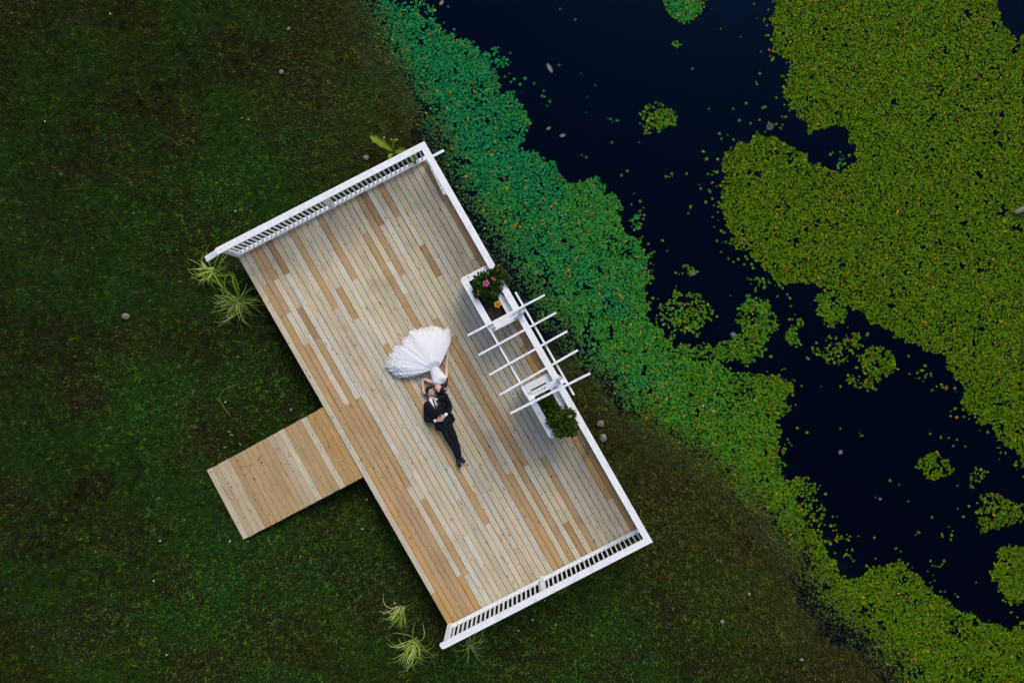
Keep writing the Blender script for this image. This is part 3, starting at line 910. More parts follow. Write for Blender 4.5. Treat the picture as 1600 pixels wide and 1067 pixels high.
# ------------------------------------------------------------------ railings
RH = 1.10                          # height of the cap above the boards
def top_railing(name, aside, label, posts, arm=False):
    """railing along B; aside=-1 beside a=0, +1 beside a=DECK_L"""
    base_a = 0.0 if aside < 0 else DECK_L
    r = empty(name, D(base_a, 0, 0), ANG)
    tag(r, label, 'railing', 'white railings round the deck')
    inn = base_a                                    # inner edge of the bottom rail
    s = aside
    def A_(x): return inn + s * x
    def bx(name_, x0, x1, b0, b1, z0, z1, mat=None):
        lo, hi = sorted((A_(x0), A_(x1)))
        return part_box(name_, (lo, hi, b0, b1, z0, z1), mat or M['paint'], r)
    B0, B1 = 0.0, DECK_W - 0.14
    # bottom rail laid flat on two blocks, thin upright behind
    bx('bottom_rail', -0.004, 0.086, B0 + 0.1, B1, 0.075, 0.113)
    bx('top_rail', 0.010, 0.044, B0 + 0.1, B1, RH - 0.125, RH - 0.037)
    # cap with mitred corner
    c0, c1 = -0.03, 0.112
    z0, z1 = RH - 0.034, RH + 0.003
    lo, hi = c0, c1
    pts = [D(A_(lo), -0.07, 0), D(A_(lo), DECK_W - 0.158, 0), D(A_(hi), DECK_W - 0.015, 0), D(A_(hi), -0.045, 0), D(A_(hi - 0.03), -0.09, 0), D(A_(lo + 0.03), -0.09, 0)]
    mb = MB(); mb.prism([(p.x, p.y) for p in pts], z0, z1)
    mb.build('cap_rail', M['paint'], r)
    for pb in posts:
        w = 0.045
        bx('post', -0.012, 0.080, pb - w, pb + w, 0.002, RH - 0.036)
    pitch = 0.1115
    b = B0 + 0.16
    while b < B1 - 0.03:
        if min(abs(b - q) for q in posts) > 0.062:
            bx('baluster', 0.048, 0.082, b - 0.014, b + 0.014, 0.115, RH - 0.037)
        b += pitch
    return r, A_
r_far, Af = top_railing('deck_railing', -1, 'white railing at the grass end of the deck beside the broad leaved weed', [0.045, 2.42], True)
r_near, An = top_railing('deck_railing', +1, 'white railing across the lower end of the deck, ending by two grass clumps', [0.045, 2.38])
# low arm that carries the handrail on past the end post
mb = MB(); e0 = P(353, 386, 1.02); e1 = P(322, 405, 0.86)
mb.bar(e0, e1, 0.125, 0.036)
arm = mb.build('handrail_arm', M['paint'], r_far)
for (u, v) in ((345.6, 390.5), (348.0, 396.5)):
    p = P(u, v, RH + 0.003); mb = MB(); mb.ball((p.x, p.y, RH + 0.004), 0.012, 0.012, 0.007, seg=8, rings=5); mb.build('bolt', M['bolt'], r_far)

# long railing beside the pond
r_long = empty('deck_railing', D(0, DECK_W, 0), ANG)
tag(r_long, 'long white railing on the pond side of the deck with the planters against it', 'railing', 'white railings round the deck')
ib = DECK_W - 0.158                # inner edge of cap
segs_cap = [(-0.112, 3.62), (3.624, 6.35), (6.354, DECK_L + 0.112)]
def lcap(a0, a1, m0, m1):
    pts = [D(a0 if not m0 else a0, 0, 0)]
    z0, z1 = RH - 0.034, RH + 0.003
    if m0: p = [D(0.03 + 0.002, ib, 0), D(a0 + 0.002, ib + 0.143, 0)]
    else: p = [D(a0, ib, 0), D(a0, ib + 0.143, 0)]
    if m1: q = [D(a1 - 0.002, ib + 0.143, 0), D(DECK_L - 0.03 - 0.002, ib, 0)]
    else: q = [D(a1, ib + 0.143, 0), D(a1, ib, 0)]
    mb = MB(); mb.prism([(x.x, x.y) for x in p + q], z0, z1)
    return mb.build('cap_rail', M['paint'], r_long)
lcap(*segs_cap[0], True, False); lcap(*segs_cap[1], False, False); lcap(*segs_cap[2], False, True)
pb0 = ib + 0.03
for a in (0.06, 2.35, 4.55, 7.35, DECK_L - 0.06):
    part_box('post', (a - 0.045, a + 0.045, pb0, pb0 + 0.09, 0.002, RH - 0.036), M['paint'], r_long)
part_box('bottom_rail', (0.11, DECK_L - 0.11, pb0 + 0.01, pb0 + 0.05, 0.06, 0.148), M['paint'], r_long)
part_box('top_rail', (0.11, DECK_L - 0.11, pb0 + 0.01, pb0 + 0.05, RH - 0.125, RH - 0.037), M['paint'], r_long)
a = 0.18
while a < DECK_L - 0.14:
    if min(abs(a - q) for q in (0.06, 2.35, 4.55, 7.35, DECK_L - 0.06)) > 0.065:
        part_box('baluster', (a - 0.018, a + 0.018, pb0 + 0.012, pb0 + 0.046, 0.150, RH - 0.127), M['paint'], r_long)
    a += 0.1115
# slanting inner board near the pond corner
mb = MB(); w0 = D(0.02, ib - 0.005, 0); w1 = D(0.90, ib - 0.055, 0); w2 = D(0.92, ib + 0.02, 0); w3 = D(0.02, ib + 0.02, 0)
mb.prism([(p.x, p.y) for p in (w0, w1, w2, w3)], 0.16, 0.20)
mb.build('corner_board', M['paint'], r_long)

# ------------------------------------------------------------------ planters
PZ = 0.98                           # top of the planter caps
def planter(label, a0, a1, b0, chamf_lo, chamf_hi):
    b1 = ib - 0.004
    r = empty('planter_box', D(a0, b0, 0), ANG)
    tag(r, label, 'planter', 'white wooden planter boxes beside the pergola')
    w = 0.145; t = 0.03
    zc0, zc1 = PZ - 0.034, PZ
    def mitre(p):
        mb = MB(); mb.prism([(D(*q).x, D(*q).y) for q in p], zc0, zc1); return mb.build('cap_board', M['paint'], r)
    c = 0.05
    g = 0.0015
    L0 = [(a0 + c, b0), (a0, b0 + c)] if chamf_lo else [(a0, b0)]
    # long side facing the deck
    if chamf_lo: mitre([(a0 + c * 0.5 + g, b0 + c * 0.5), (a0 + c, b0), (a1 - (c if chamf_hi else 0), b0)] + ([(a1 - c * 0.5 - g, b0 + c * 0.5)] if chamf_hi else []) + [(a1 - w - g, b0 + w), (a0 + w + g, b0 + w)])
    else: mitre([(a0 + g, b0), (a1 - c, b0), (a1 - c * 0.5 - g, b0 + c * 0.5), (a1 - w - g, b0 + w), (a0 + w + g, b0 + w)])
    # ends
    p = [(a0, b0 + c), (a0 + c * 0.5, b0 + c * 0.5 + g)] if chamf_lo else [(a0, b0 + g)]
    mitre(p[::1] + [(a0 + w, b0 + w + g), (a0 + w, b1 - w), (a0, b1)] )
    p = [(a1, b0 + c), (a1 - c * 0.5, b0 + c * 0.5 + g)] if chamf_hi else [(a1, b0 + g)]
    mitre([(a1, b1), (a1 - w, b1 - w)] + [(a1 - w, b0 + w + g)] + p[::-1])
    mitre([(a0 + g, b1), (a0 + w + g, b1 - w + g), (a1 - w - g, b1 - w + g), (a1 - g, b1)])
    # walls of three horizontal boards
    e = 0.03
    for k in range(5):
        z0 = 0.004 + k * 0.188; z1 = z0 + 0.183
        part_box('side_board', (a0 + e, a1 - e, b0 + e, b0 + e + t, z0, z1), M['paint'], r)
        part_box('side_board', (a0 + e, a1 - e, b1 - e - t, b1 - e, z0, z1), M['paint'], r)
        part_box('side_board', (a0 + e, a0 + e + t, b0 + e + t + 0.002, b1 - e - t - 0.002, z0, z1), M['paint'], r)
        part_box('side_board', (a1 - e - t, a1 - e, b0 + e + t + 0.002, b1 - e - t - 0.002, z0, z1), M['paint'], r)
    # soil, slightly heaped
    nx, ny = 26, 16
    sv = []; sf = []
    for i in range(nx):
        for j in range(ny):
            aa = a0 + e + t + (a1 - a0 - 2 * e - 2 * t) * i / (nx - 1); bb = b0 + e + t + (b1 - b0 - 2 * e - 2 * t) * j / (ny - 1)
            p = D(aa, bb, 0)
            z = PZ - 0.15 + 0.05 * float(fbm(np.array(p.x * 6), np.array(p.y * 6), 4)) + 0.02 * random.random()
            sv.append((p.x, p.y, z))
    for i in range(nx - 1):
        for j in range(ny - 1):
            sf.append((i * ny + j, (i + 1) * ny + j, (i + 1) * ny + j + 1, i * ny + j + 1))
    mb = MB(); mb.add(sv, sf, True); so = mb.build('soil', M['soil'], r)
    return r, (a0, a1, b0, b1)
ua0, ub0 = ab(725.5, 433.5, PZ)
ua0 -= 0.02
_, bleft = ab(762, 512, PZ)
ua1, _ = ab(775, 516, PZ)
planter('white planter box with pink, red and orange hibiscus in dark soil', ua0, ua1, min(ub0, bleft) - 0.01, True, False)
la1, _ = ab(860, 687, PZ); _, lb0 = ab(842, 655, PZ)
la0, _ = ab(820, 602, PZ)
planter('white planter box with a leafy green bush spilling over its lower end', la0, la1, lb0 - 0.0, False, True)
print('planter a', ua0, ua1, ub0, bleft, la0, la1, lb0, 'ib', ib)

# ------------------------------------------------------------------ pergola
pg = empty('pergola', D(5.2, 4.2, 0), ANG)
tag(pg, 'small open white pergola of four posts and five thin rafters over the railing', 'pergola')
PT = 2.20
pts_px = [(769, 508.5), (816, 484), (831, 621), (878, 595.5)]
pc = [ab(u, v, PT) for u, v in pts_px]
pl = (pc[0][1] + pc[2][1]) / 2; pr = (pc[1][1] + pc[3][1]) / 2
pa0 = (pc[0][0] + pc[1][0]) / 2; pa1 = (pc[2][0] + pc[3][0]) / 2
for a in (pa0, pa1):
    for b in (pl, pr):
        part_box('post', (a - 0.045, a + 0.045, b - 0.045, b + 0.045, 0.002, PT), M['paint'], pg)
# beams
part_box('beam', (pa0 - 0.045, pa1 + 0.045, pl - 0.085, pl - 0.047, PT - 0.14, PT - 0.002), M['paint'], pg)
b_a0, _ = ab(806, 456, PT); b_a1, _ = ab(895, 618, PT)
part_box('beam', (b_a0, b_a1, pr + 0.047, pr + 0.085, PT - 0.14, PT - 0.002), M['paint'], pg)
RAFT = [((731, 524), (851, 461)), ((748, 554.5), (869, 488.5)), ((764.5, 585.5), (886, 517.5)), ((781, 616.5), (902.5, 547)), ((797.5, 645.5), (922, 583))]
for (p, q) in RAFT:
    z = PT + 0.045
    mb = MB(); p0 = P(*p, z); p1 = P(*q, z)
    dirr = (p1 - p0).normalized()
    side = Vector((-dirr.y, dirr.x, 0)) * 0.020
    # tapered tails
    sec = [(0.0, 0.02, 0.045), (0.16, -0.045, 0.045), (0.5, -0.045, 0.045), ((p1 - p0).length - 0.16, -0.045, 0.045), ((p1 - p0).length, 0.02, 0.045)]
    vs = []
    for (d, zl, zh) in sec:
        c = p0 + dirr * d
        vs += [c - side + Vector((0, 0, zl)), c + side + Vector((0, 0, zl)), c + side + Vector((0, 0, zh)), c - side + Vector((0, 0, zh))]
    fs = [(0, 1, 2, 3), (16, 19, 18, 17)]
    for k in range(4):
        for j in range(4):
            fs.append((k * 4 + j, (k + 1) * 4 + j, (k + 1) * 4 + (j + 1) % 4, k * 4 + (j + 1) % 4))
    mb.add(vs, fs)
    ob = mb.build('rafter', M['paint'], pg)
    bmx = bmesh.new(); bmx.from_mesh(ob.data); bmesh.ops.recalc_face_normals(bmx, faces=bmx.faces); bmx.to_mesh(ob.data); bmx.free()
# side rails between the posts
w0_, w1_ = pl + 0.047, pr - 0.047
part_box('side_rail', (pa0 + 0.005, pa0 + 0.043, w0_, w1_, 1.20, 1.29), M['paint'], pg)
part_box('side_rail', (pa0 - 0.04, pa0 - 0.002, w0_, w1_, 1.80, 1.89), M['paint'], pg)
part_box('side_rail', (pa1 - 0.045, pa1 + 0.035, w0_, w1_, 1.30, 1.338), M['paint'], pg)
part_box('side_rail', (pa1 + 0.0, pa1 + 0.038, w0_, w1_, 1.84, 1.93), M['paint'], pg)
bm__ = (w0_ + w1_) / 2
part_box('side_slat', (pa1 - 0.006, pa1 + 0.03, bm__ - 0.018, bm__ + 0.018, 1.340, 1.838), M['paint'], pg)
# ------------------------------------------------------------------ leafy plants
def leaf_cloud(name, centers, radii, n, size, c0, c1, parent, droop=0.3):
    """many separate bent leaves spread through overlapping lobes"""
    idx = rng.integers(0, len(centers), n)
    C = np.array([tuple(c) for c in centers])[idx]; Rr = np.array(radii)[idx]
    d = rng.normal(0, 1, (n, 3)); d /= np.linalg.norm(d, axis=1)[:, None]
    rad = rng.uniform(0.25, 1.0, n) ** 0.6
    d[:, 2] = np.abs(d[:, 2]) * 0.95 - 0.25
    base = C + d * Rr * rad[:, None]
    out = d.copy(); out[:, 2] += rng.uniform(-0.3, 0.5, n); out += rng.normal(0, 0.45, (n, 3)); out /= np.linalg.norm(out, axis=1)[:, None]
    up = np.array([0, 0, 1.0]) + rng.normal(0, 0.35, (n, 3))
    side = np.cross(out, up); side /= np.linalg.norm(side, axis=1)[:, None]
    L = size * rng.uniform(0.6, 1.25, n)[:, None]; W = L * 0.30
    nrm = np.cross(side, out)
    v = np.zeros((n, 6, 3))
    v[:, 0] = base
    v[:, 1] = base + out * L * 0.35 + side * W
    v[:, 2] = base + out * L * 0.75 + side * W * 0.75 - nrm * L * 0.06
    v[:, 3] = base + out * L - nrm * L * droop * 0.5
    v[:, 4] = base + out * L * 0.75 - side * W * 0.75 - nrm * L * 0.06
    v[:, 5] = base + out * L * 0.35 - side * W
    t = rng.uniform(0, 1, (n, 1))
    c = np.array(c0) * (1 - t) + np.array(c1) * t
    c *= rng.uniform(0.6, 1.25, (n, 1))
    return bulk(name, v, 6, M['leaf'], c, [[0, 1, 2, 3], [0, 3, 4, 5]], parent)

def set_tint(ob, cfun):
    me = ob.data
    at = me.color_attributes.new('tint', 'FLOAT_COLOR', 'POINT')
    for i, v in enumerate(me.vertices):
        at.data[i].color = (*cfun(v.co, i), 1)

def hibiscus_flower(center, size, colr, throat, parent, tilt=(0.2, 0.1), name='flower'):
    mb = MB(); cols = []
    for k in range(5):
        a0 = k * 2 * math.pi / 5 + random.uniform(-0.1, 0.1)
        rows = [(0.05, 0.10, 0.00), (0.35, 0.42, 0.12), (0.70, 0.62, 0.20), (0.95, 0.50, 0.12), (1.06, 0.2, 0.04)]
        vs = []
        for (r_, hw, z_) in rows:
            for s_ in (-1, 0, 1):
                an = a0 + s_ * hw * (0.9 if r_ > 0.2 else 0.6)
                rr = r_ * size * (1 if s_ == 0 else 0.94)
                vs.append(Vector((rr * math.cos(an), rr * math.sin(an), size * (z_ + (0.05 if s_ else 0) + random.uniform(-0.03, 0.03) + 0.02 * k))))
                cols.append(throat if r_ < 0.3 else colr)
        fs = []
        for i in range(4):
            for j in range(2):
                fs.append((i * 3 + j, i * 3 + j + 1, (i + 1) * 3 + j + 1, (i + 1) * 3 + j))
        mb.add(vs, fs, True)
    rot = Matrix.Rotation(tilt[0], 4, 'X') @ Matrix.Rotation(tilt[1], 4, 'Y')
    mb.v = [tuple((rot @ Vector(v)) + Vector(center)) for v in mb.v]
    ob = mb.build(name, M['petal'], parent)
    set_tint(ob, lambda co, i: cols[i])
    st = MB(); c = Vector(center); tip = rot @ Vector((size * 0.1, 0, size * 0.75)) + c
    st.loft([(c, 0.004, 0.004), (tip, 0.003, 0.003)], seg=6, sub=1)
    s_ = st.build('stamen', M['petal'], ob); set_tint(s_, lambda co, i: (0.55, 0.30, 0.05))
    s_.matrix_parent_inverse = Matrix.Identity(4)
    return ob

def stems(centers, base, parent, name='stem'):
    for c in centers:
        mb = MB(); b = Vector(base) + Vector((random.uniform(-.06, .06), random.uniform(-.06, .06), 0))
        c = Vector(c); mid = b.lerp(c, 0.5) + Vector((random.uniform(-.03, .03), random.uniform(-.03, .03), 0.05))
        mb.loft([(b, 0.010, 0.010), (mid, 0.007, 0.007), (c, 0.004, 0.004)], seg=6, sub=3)
        mb.build(name, M['drift'], parent)

# upper planter: hibiscus in bloom
hb = empty('hibiscus_bush', P(762, 452, 0.62))
tag(hb, 'dense green hibiscus bush with pink, red and orange flowers filling the upper planter', 'bush', 'hibiscus bushes in the planters')
cz = 1.08
cen = [P(u, v, cz + dz) for u, v, dz in ((752, 441, 0), (763, 435, 0.05), (775, 432, 0.05), (783, 437, 0), (757, 452, -0.02), (768, 449, 0.05), (750, 455, -0.08), (770, 460, -0.15), (777, 427, 0.0), (762, 466, -0.2), (780, 450, -0.12))]
rad = [(0.17, 0.17, 0.20)] * 6 + [(0.12, 0.14, 0.16)] + [(0.15, 0.15, 0.13)] + [(0.12, 0.12, 0.12)] * 3
leaf_cloud('foliage', cen, rad, 1500, 0.085, (0.012, 0.040, 0.008), (0.035, 0.085, 0.010), hb)
stems(cen[:7], P(764, 455, 0.62), hb)
hibiscus_flower(P(759.3, 442.8, 1.36), 0.072, (0.62, 0.10, 0.30), (0.40, 0.04, 0.10), hb)
hibiscus_flower(P(747.8, 457.2, 1.14), 0.075, (0.52, 0.075, 0.035), (0.35, 0.03, 0.03), hb, (0.2, 1.0))
hibiscus_flower(P(771, 436.3, 1.33), 0.058, (0.45, 0.06, 0.02), (0.30, 0.03, 0.01), hb, (-0.8, 0.5))
hibiscus_flower(P(777.4, 475.6, 1.02), 0.075, (0.78, 0.34, 0.015), (0.30, 0.02, 0.06), hb, (0.15, -0.1))
hibiscus_flower(P(762, 426, 1.28), 0.034, (0.60, 0.22, 0.18), (0.4, 0.1, 0.1), hb, (0.9, 0.0), 'flower_bud')
hibiscus_flower(P(777, 422, 1.27), 0.034, (0.50, 0.10, 0.20), (0.4, 0.1, 0.1), hb, (0.9, 0.4), 'flower_bud')
hibiscus_flower(P(742, 440, 1.17), 0.028, (0.45, 0.08, 0.02), (0.4, 0.1, 0.1), hb, (0.3, 0.9), 'flower_bud')

# lower planter: leafy bush hanging over the end
h2 = empty('hibiscus_bush', P(865, 645, 0.62))
tag(h2, 'leafy yellow green bush with hardly any flowers spilling over the lower planter', 'bush', 'hibiscus bushes in the planters')
cen = [P(u, v, 1.03 + dz) for u, v, dz in ((849, 626, -0.1), (857, 628, -0.08), (864, 637, -0.05), (855, 637, -0.1), (868, 646, 0.0), (866, 656, 0.0), (876, 659, 0.08), (883, 654, 0.06), (889, 649, 0.06), (884, 668, 0.1), (875, 673, 0.08), (891, 672, 0.06), (892, 663, 0.1), (880, 640, -0.12))]
rad = [(0.12, 0.12, 0.10)] * 4 + [(0.12, 0.12, 0.14)] * 5 + [(0.10, 0.10, 0.11)] * 5
leaf_cloud('foliage', cen, rad, 1900, 0.088, (0.018, 0.055, 0.006), (0.075, 0.130, 0.010), h2)
stems(cen[::2], P(868, 650, 0.62), h2)
hibiscus_flower(P(891, 650.3, 1.32), 0.032, (0.65, 0.26, 0.16), (0.4, 0.1, 0.1), h2, (0.2, 0.0), 'flower_bud')
hibiscus_flower(P(901.5, 667.5, 0.95), 0.055, (0.50, 0.05, 0.03), (0.3, 0.03, 0.03), h2, (0.3, -0.5))
hibiscus_flower(P(865, 678.5, 1.0), 0.028, (0.55, 0.12, 0.14), (0.4, 0.1, 0.1), h2, (0.9, 0.0), 'flower_bud')

# ornamental grass clumps
def grass_clump(u, v, label, n, Lr, bias, zt=0.35, group='striped ornamental grass clumps beside the deck'):
    z = Z_LAWN
    base = P(u, v, z)
    r = empty('ornamental_grass', base); tag(r, label, 'ornamental grass', group)
    segs = 7
    V = np.zeros((n, segs * 2, 3)); C = []
    for i in range(n):
        an = math.radians(bias[0] + random.gauss(0, bias[1])); L = Lr * random.uniform(0.55, 1.15)
        dx, dy = math.cos(an), math.sin(an)
        b0 = base + Vector((random.gauss(0, .05), random.gauss(0, .05), 0))
        lift = random.uniform(0.25, 1.0) * zt; w = random.uniform(0.007, 0.014)
        curl = random.gauss(0, 0.55)
        for k in range(segs):
            t = k / (segs - 1)
            hx = L * (t ** 0.85); zz = lift * math.sin(min(1, t * 1.05) * math.pi * 0.78) * 1.2 + 0.02
            ca = an + curl * t
            px = b0.x + math.cos(ca) * hx; py = b0.y + math.sin(ca) * hx
            ww = w * (1 - t * 0.9) + 0.0012
            V[i, k] = (px - math.sin(ca) * ww, py + math.cos(ca) * ww, b0.z + zz + 0.004)
            V[i, 2 * segs - 1 - k] = (px + math.sin(ca) * ww, py - math.cos(ca) * ww, b0.z + zz)
        t = random.random()
        c = np.array([0.30, 0.42, 0.05]) * (1 - t) + np.array([0.10, 0.22, 0.020]) * t
        if random.random() < 0.3: c = np.array([0.42, 0.50, 0.15])
        if random.random() < 0.12: c = np.array([0.10, 0.085, 0.04])
        C.append(c)
    faces = [[k, k + 1, 2 * segs - 2 - k, 2 * segs - 1 - k] for k in range(segs - 1)]
    ob = bulk('blades', V, 2 * segs, M['leaf'], np.array(C), faces, r)
    mb = MB(); mb.ball((base.x, base.y, z + 0.02), 0.09, 0.08, 0.05, seg=10, rings=6)
    mb.build('root_tuft', M['drift'], r)
def rad_dir(dxp, dyp): return math.degrees(math.atan2(-dyp, dxp))
grass_clump(333, 424, 'striped grass clump just below the far railing end, the upper of a pair', 60, 0.50, (rad_dir(-0.1, 1), 75))
grass_clump(375, 471, 'largest striped grass clump, close to the open deck edge', 90, 0.66, (rad_dir(0.0, 1), 85))
grass_clump(626, 950, 'thin striped grass clump below the deck, the upper of two', 32, 0.46, (rad_dir(-0.1, 1), 42))
grass_clump(650, 1002, 'spreading striped grass clump at the bottom edge, left of the railing post', 62, 0.62, (rad_dir(-0.55, 1), 62))
grass_clump(733, 1004, 'small sparse grass clump half under the lower railing cap', 22, 0.46, (rad_dir(0.8, 0.1), 85))

# broad-leaved weed beside the far railing
wd = empty('broad_leaved_weed', P(615, 238, Z_LAWN))
tag(wd, 'bright yellow green weed with four long wavy leaves by the far railing', 'weed')
def big_leaf(u0, v0, u1, v1, wid, z0, z1, cc, name='leaf'):
    p0 = P(u0, v0, z0); p1 = P(u1, v1, z1)
    nseg = 12; d = (p1 - p0); d2 = Vector((d.x, d.y, 0)).normalized(); sd_ = Vector((-d2.y, d2.x, 0))
    vs = []; cl = []
    for k in range(nseg + 1):
        t = k / nseg
        c = p0.lerp(p1, t) + Vector((0, 0, 0.10 * math.sin(math.pi * t)))
        w = wid * (0.16 + 0.84 * math.sin(math.pi * min(1, t * 0.93 + 0.03)) ** 0.7) * (1 + 0.14 * math.sin(t * 19))
        if k == nseg: w = 0.006
        for j in range(5):
            q = (j - 2) / 2
            vs.append(c + sd_ * (w * q) + Vector((0, 0, 0.30 * w * abs(q) + (0.16 * w * math.sin(t * 24 + j) if abs(q) > 0.9 else 0))))
            cl.append(tuple(np.array(cc) * (1.75 if j == 2 else (0.85 + 0.3 * random.random()))))
    fs = [(k * 5 + j, k * 5 + j + 1, (k + 1) * 5 + j + 1, (k + 1) * 5 + j) for k in range(nseg) for j in range(4)]
    mb = MB(); mb.add(vs, fs, True); ob = mb.build(name, M['leaf'], wd); set_tint(ob, lambda co, i: cl[i])
YG = (0.13, 0.22, 0.012)
big_leaf(613, 236, 578, 213, 0.085, -0.4, -0.2, YG)
big_leaf(615, 235, 616, 218, 0.035, -0.4, -0.15, YG)
big_leaf(616, 224, 622, 218, 0.030, -0.2, -0.12, YG)
big_leaf(616, 224, 610, 217, 0.025, -0.2, -0.12, YG)
big_leaf(616, 238, 639, 238.5, 0.075, -0.4, 0.0, YG)
big_leaf(614, 240, 607, 250, 0.045, -0.4, -0.25, (0.19, 0.22, 0.012))
big_leaf(640, 239, 650, 257.5, 0.055, 0.0, 0.25, (0.05, 0.12, 0.008))

# ------------------------------------------------------------------ small things lying about
def pebble(u, v, size, z, label, name='stone', cat='stone', mat=None, flat=0.55, group=None):
    mb = MB(); p = P(u, v, z)
    mb.ball((0, 0, 0), size, size * random.uniform(0.6, 0.95), size * flat, random.random() * 3, 10, 7)
    mb.v = [tuple(Vector(q) * (1 + 0.16 * (float(vnoise(np.array(q[0] * 30 + u), np.array(q[1] * 30 + q[2] * 20), 2)) - 0.5) * 2)) for q in mb.v]
    ob = mb.build(name, mat or M['stone']); ob.location = (p.x, p.y, z + size * flat * 0.35); tag(ob, label, cat, group); return ob
M['pale_stone'] = simple('pale_stone', (0.17, 0.145, 0.11), 0.85, 0.45, 30, bump=0.5)
M['white'] = simple('white_bloom', (0.78, 0.80, 0.82), 0.6, 0.1, 30)
GS = 'pale stones scattered in the lawn'
pebble(197, 494, 0.10, Z_LAWN + 0.02, 'pale tan stone in the dark lawn at the far left', mat=M['pale_stone'], group=GS)
pebble(451, 46, 0.055, Z_LAWN + 0.02, 'small pale stone in the lawn near the top edge', mat=M['pale_stone'], group=GS)
pebble(440, 113, 0.06, Z_LAWN + 0.02, 'reddish tan stone in the lawn above the far railing', mat=M['pale_stone'], group=GS)
pebble(378, 185, 0.035, Z_LAWN + 0.02, 'first of two tiny stones side by side in the lawn', mat=M['pale_stone'], group=GS)
pebble(388, 187, 0.030, Z_LAWN + 0.02, 'second of two tiny stones side by side in the lawn', mat=M['pale_stone'], group=GS)
pebble(600, 216, 0.04, Z_LAWN + 0.02, 'tiny pale stone just above the weed leaves', mat=M['pale_stone'], group=GS)
pebble(572, 247, 0.07, Z_LAWN + 0.02, 'flat grey stone against the outside of the far railing', group=GS)
pebble(938, 662, 0.10, Z_WATER + 0.10, 'rough tan rock by the pond side railing below the lower planter', 'rock', 'rock', M['drift'], 0.6, 'rocks at the foot of the pond side railing')
pebble(942, 684, 0.11, Z_WATER + 0.12, 'grey green rock behind the pond side railing', 'rock', 'rock', None, 0.5, 'rocks at the foot of the pond side railing')
pebble(1170, 928, 0.045, Z_LAWN + 0.02, 'white speckled stone on the brown bank, the upper of two', mat=M['pale_stone'], group=GS)
pebble(1128, 971, 0.05, Z_LAWN + 0.02, 'white speckled stone on the brown bank, the lower of two', mat=M['pale_stone'], group=GS)
pebble(1252, 1030, 0.055, Z_LAWN + 0.02, 'pale stone near the bottom edge beside the brown bank', mat=M['pale_stone'], group=GS)
pebble(832, 968, 0.045, Z_LAWN + 0.01, 'brown stone in the lawn just outside the lower railing', group=GS)
pebble(851, 937, 0.035, Z_LAWN + 0.01, 'tiny brown stone touching the shadow of the lower railing', group=GS)

DA = [((566, 826), 'below the ramp, the brightest white dot near it'), ((868, 976), 'right of its twin under the lower railing'), ((810, 985), 'left of its twin under the lower railing'), ((352, 628), 'beside the bent yellow stalk above the ramp'), ((359, 845), 'just off the lower corner of the ramp'), ((600, 958), 'beside the upper thin grass clump below the deck'), ((617, 942), 'touching the upper thin grass clump below the deck'), ((250, 845), 'in dark lawn left of the ramp, higher of two'), ((240, 907), 'in dark lawn left of the ramp, lower of two'), ((70, 190), 'nearest the left edge of the lawn'), ((172, 22), 'nearest the top edge of the lawn'), ((368, 330), 'above the end of the far railing'), ((1115, 642), 'on the near pad bed, right of its twin'), ((1099, 634), 'on the near pad bed, left of its twin'), ((573, 780), 'beside the deck edge just below the ramp'), ((260, 1023), 'nearest the bottom left corner'), ((455, 640), 'in the corner above where the ramp meets the deck')]
for (u, v), wh in DA:
    mb = MB(); p = P(u, v, Z_LAWN + 0.09)
    for k in range(6):
        an = k * math.pi / 3
        mb.ball((0.009 * math.cos(an), 0.009 * math.sin(an), 0), 0.009, 0.006, 0.005, an, 6, 4)
    mb.ball((0, 0, 0.004), 0.009, 0.009, 0.008, 0, 6, 4)
    mb.loft([(Vector((0, 0, -0.09)), 0.002, 0.002), (Vector((0, 0, 0)), 0.002, 0.002)], seg=5, sub=1)
    ob = mb.build('daisy', M['white']); ob.location = p
    tag(ob, 'tiny white daisy ' + wh, 'flower', 'white daisies dotted over the lawn')

# dark berries dropped on the ramp
M['berry'] = simple('dark_berry', (0.022, 0.006, 0.014), 0.4, 0.3, 60)
BER = [(330, 737), (324, 748.5), (322, 739.5), (402, 700), (405.5, 714.5), (404, 718), (409, 722), (377, 727.5), (377.5, 731), (397.5, 747.5), (382.5, 742), (435, 701.5), (408.5, 797), (362, 760.5), (348.5, 794), (383, 728), (536, 720), (392, 726), (389, 728), (372, 719), (352, 716), (373, 705), (395, 684.5)]
BW = [(330, 737, 'on the upper far corner of the ramp'), (324, 748.5, 'on the ramp end edge below the corner'), (322, 739.5, 'at the very tip of the ramp corner'), (402, 700, 'highest on the ramp, near its upper edge'),
      (405.5, 714.5, 'top one of a tight trio in mid ramp'), (404, 718, 'middle one of a tight trio in mid ramp'), (409, 722, 'bottom one of a tight trio in mid ramp'), (377, 727.5, 'upper of a pair touching left of mid ramp'),
      (377.5, 731, 'lower of a pair touching left of mid ramp'), (397.5, 747.5, 'alone in the centre of the ramp'), (382.5, 742, 'just left of the lone centre berry'), (435, 701.5, 'alone on tan boards nearer the deck'),
      (408.5, 797, 'alone low down on the ramp'), (362, 760.5, 'alone on the palest ramp boards'), (348.5, 794, 'in the grass beyond the ramp end'), (383, 728, 'just right of the touching pair'), (536, 720, 'nearest the deck at the ramp top'),
      (392, 726, 'right one of a faint pair in mid ramp'), (389, 728, 'left one of a faint pair in mid ramp'), (372, 719, 'along the upper ramp edge, lower of two'), (352, 716, 'in the grass against the upper ramp edge'),
      (373, 705, 'in the grass above the ramp, left of a twin'), (395, 684.5, 'in the grass above the ramp, right of a twin')]
def bwh(u, v, sz): return min(BW, key=lambda q: (q[0] - u) ** 2 + (q[1] - v) ** 2)[2]
Rn = (near1 - near0).normalized()
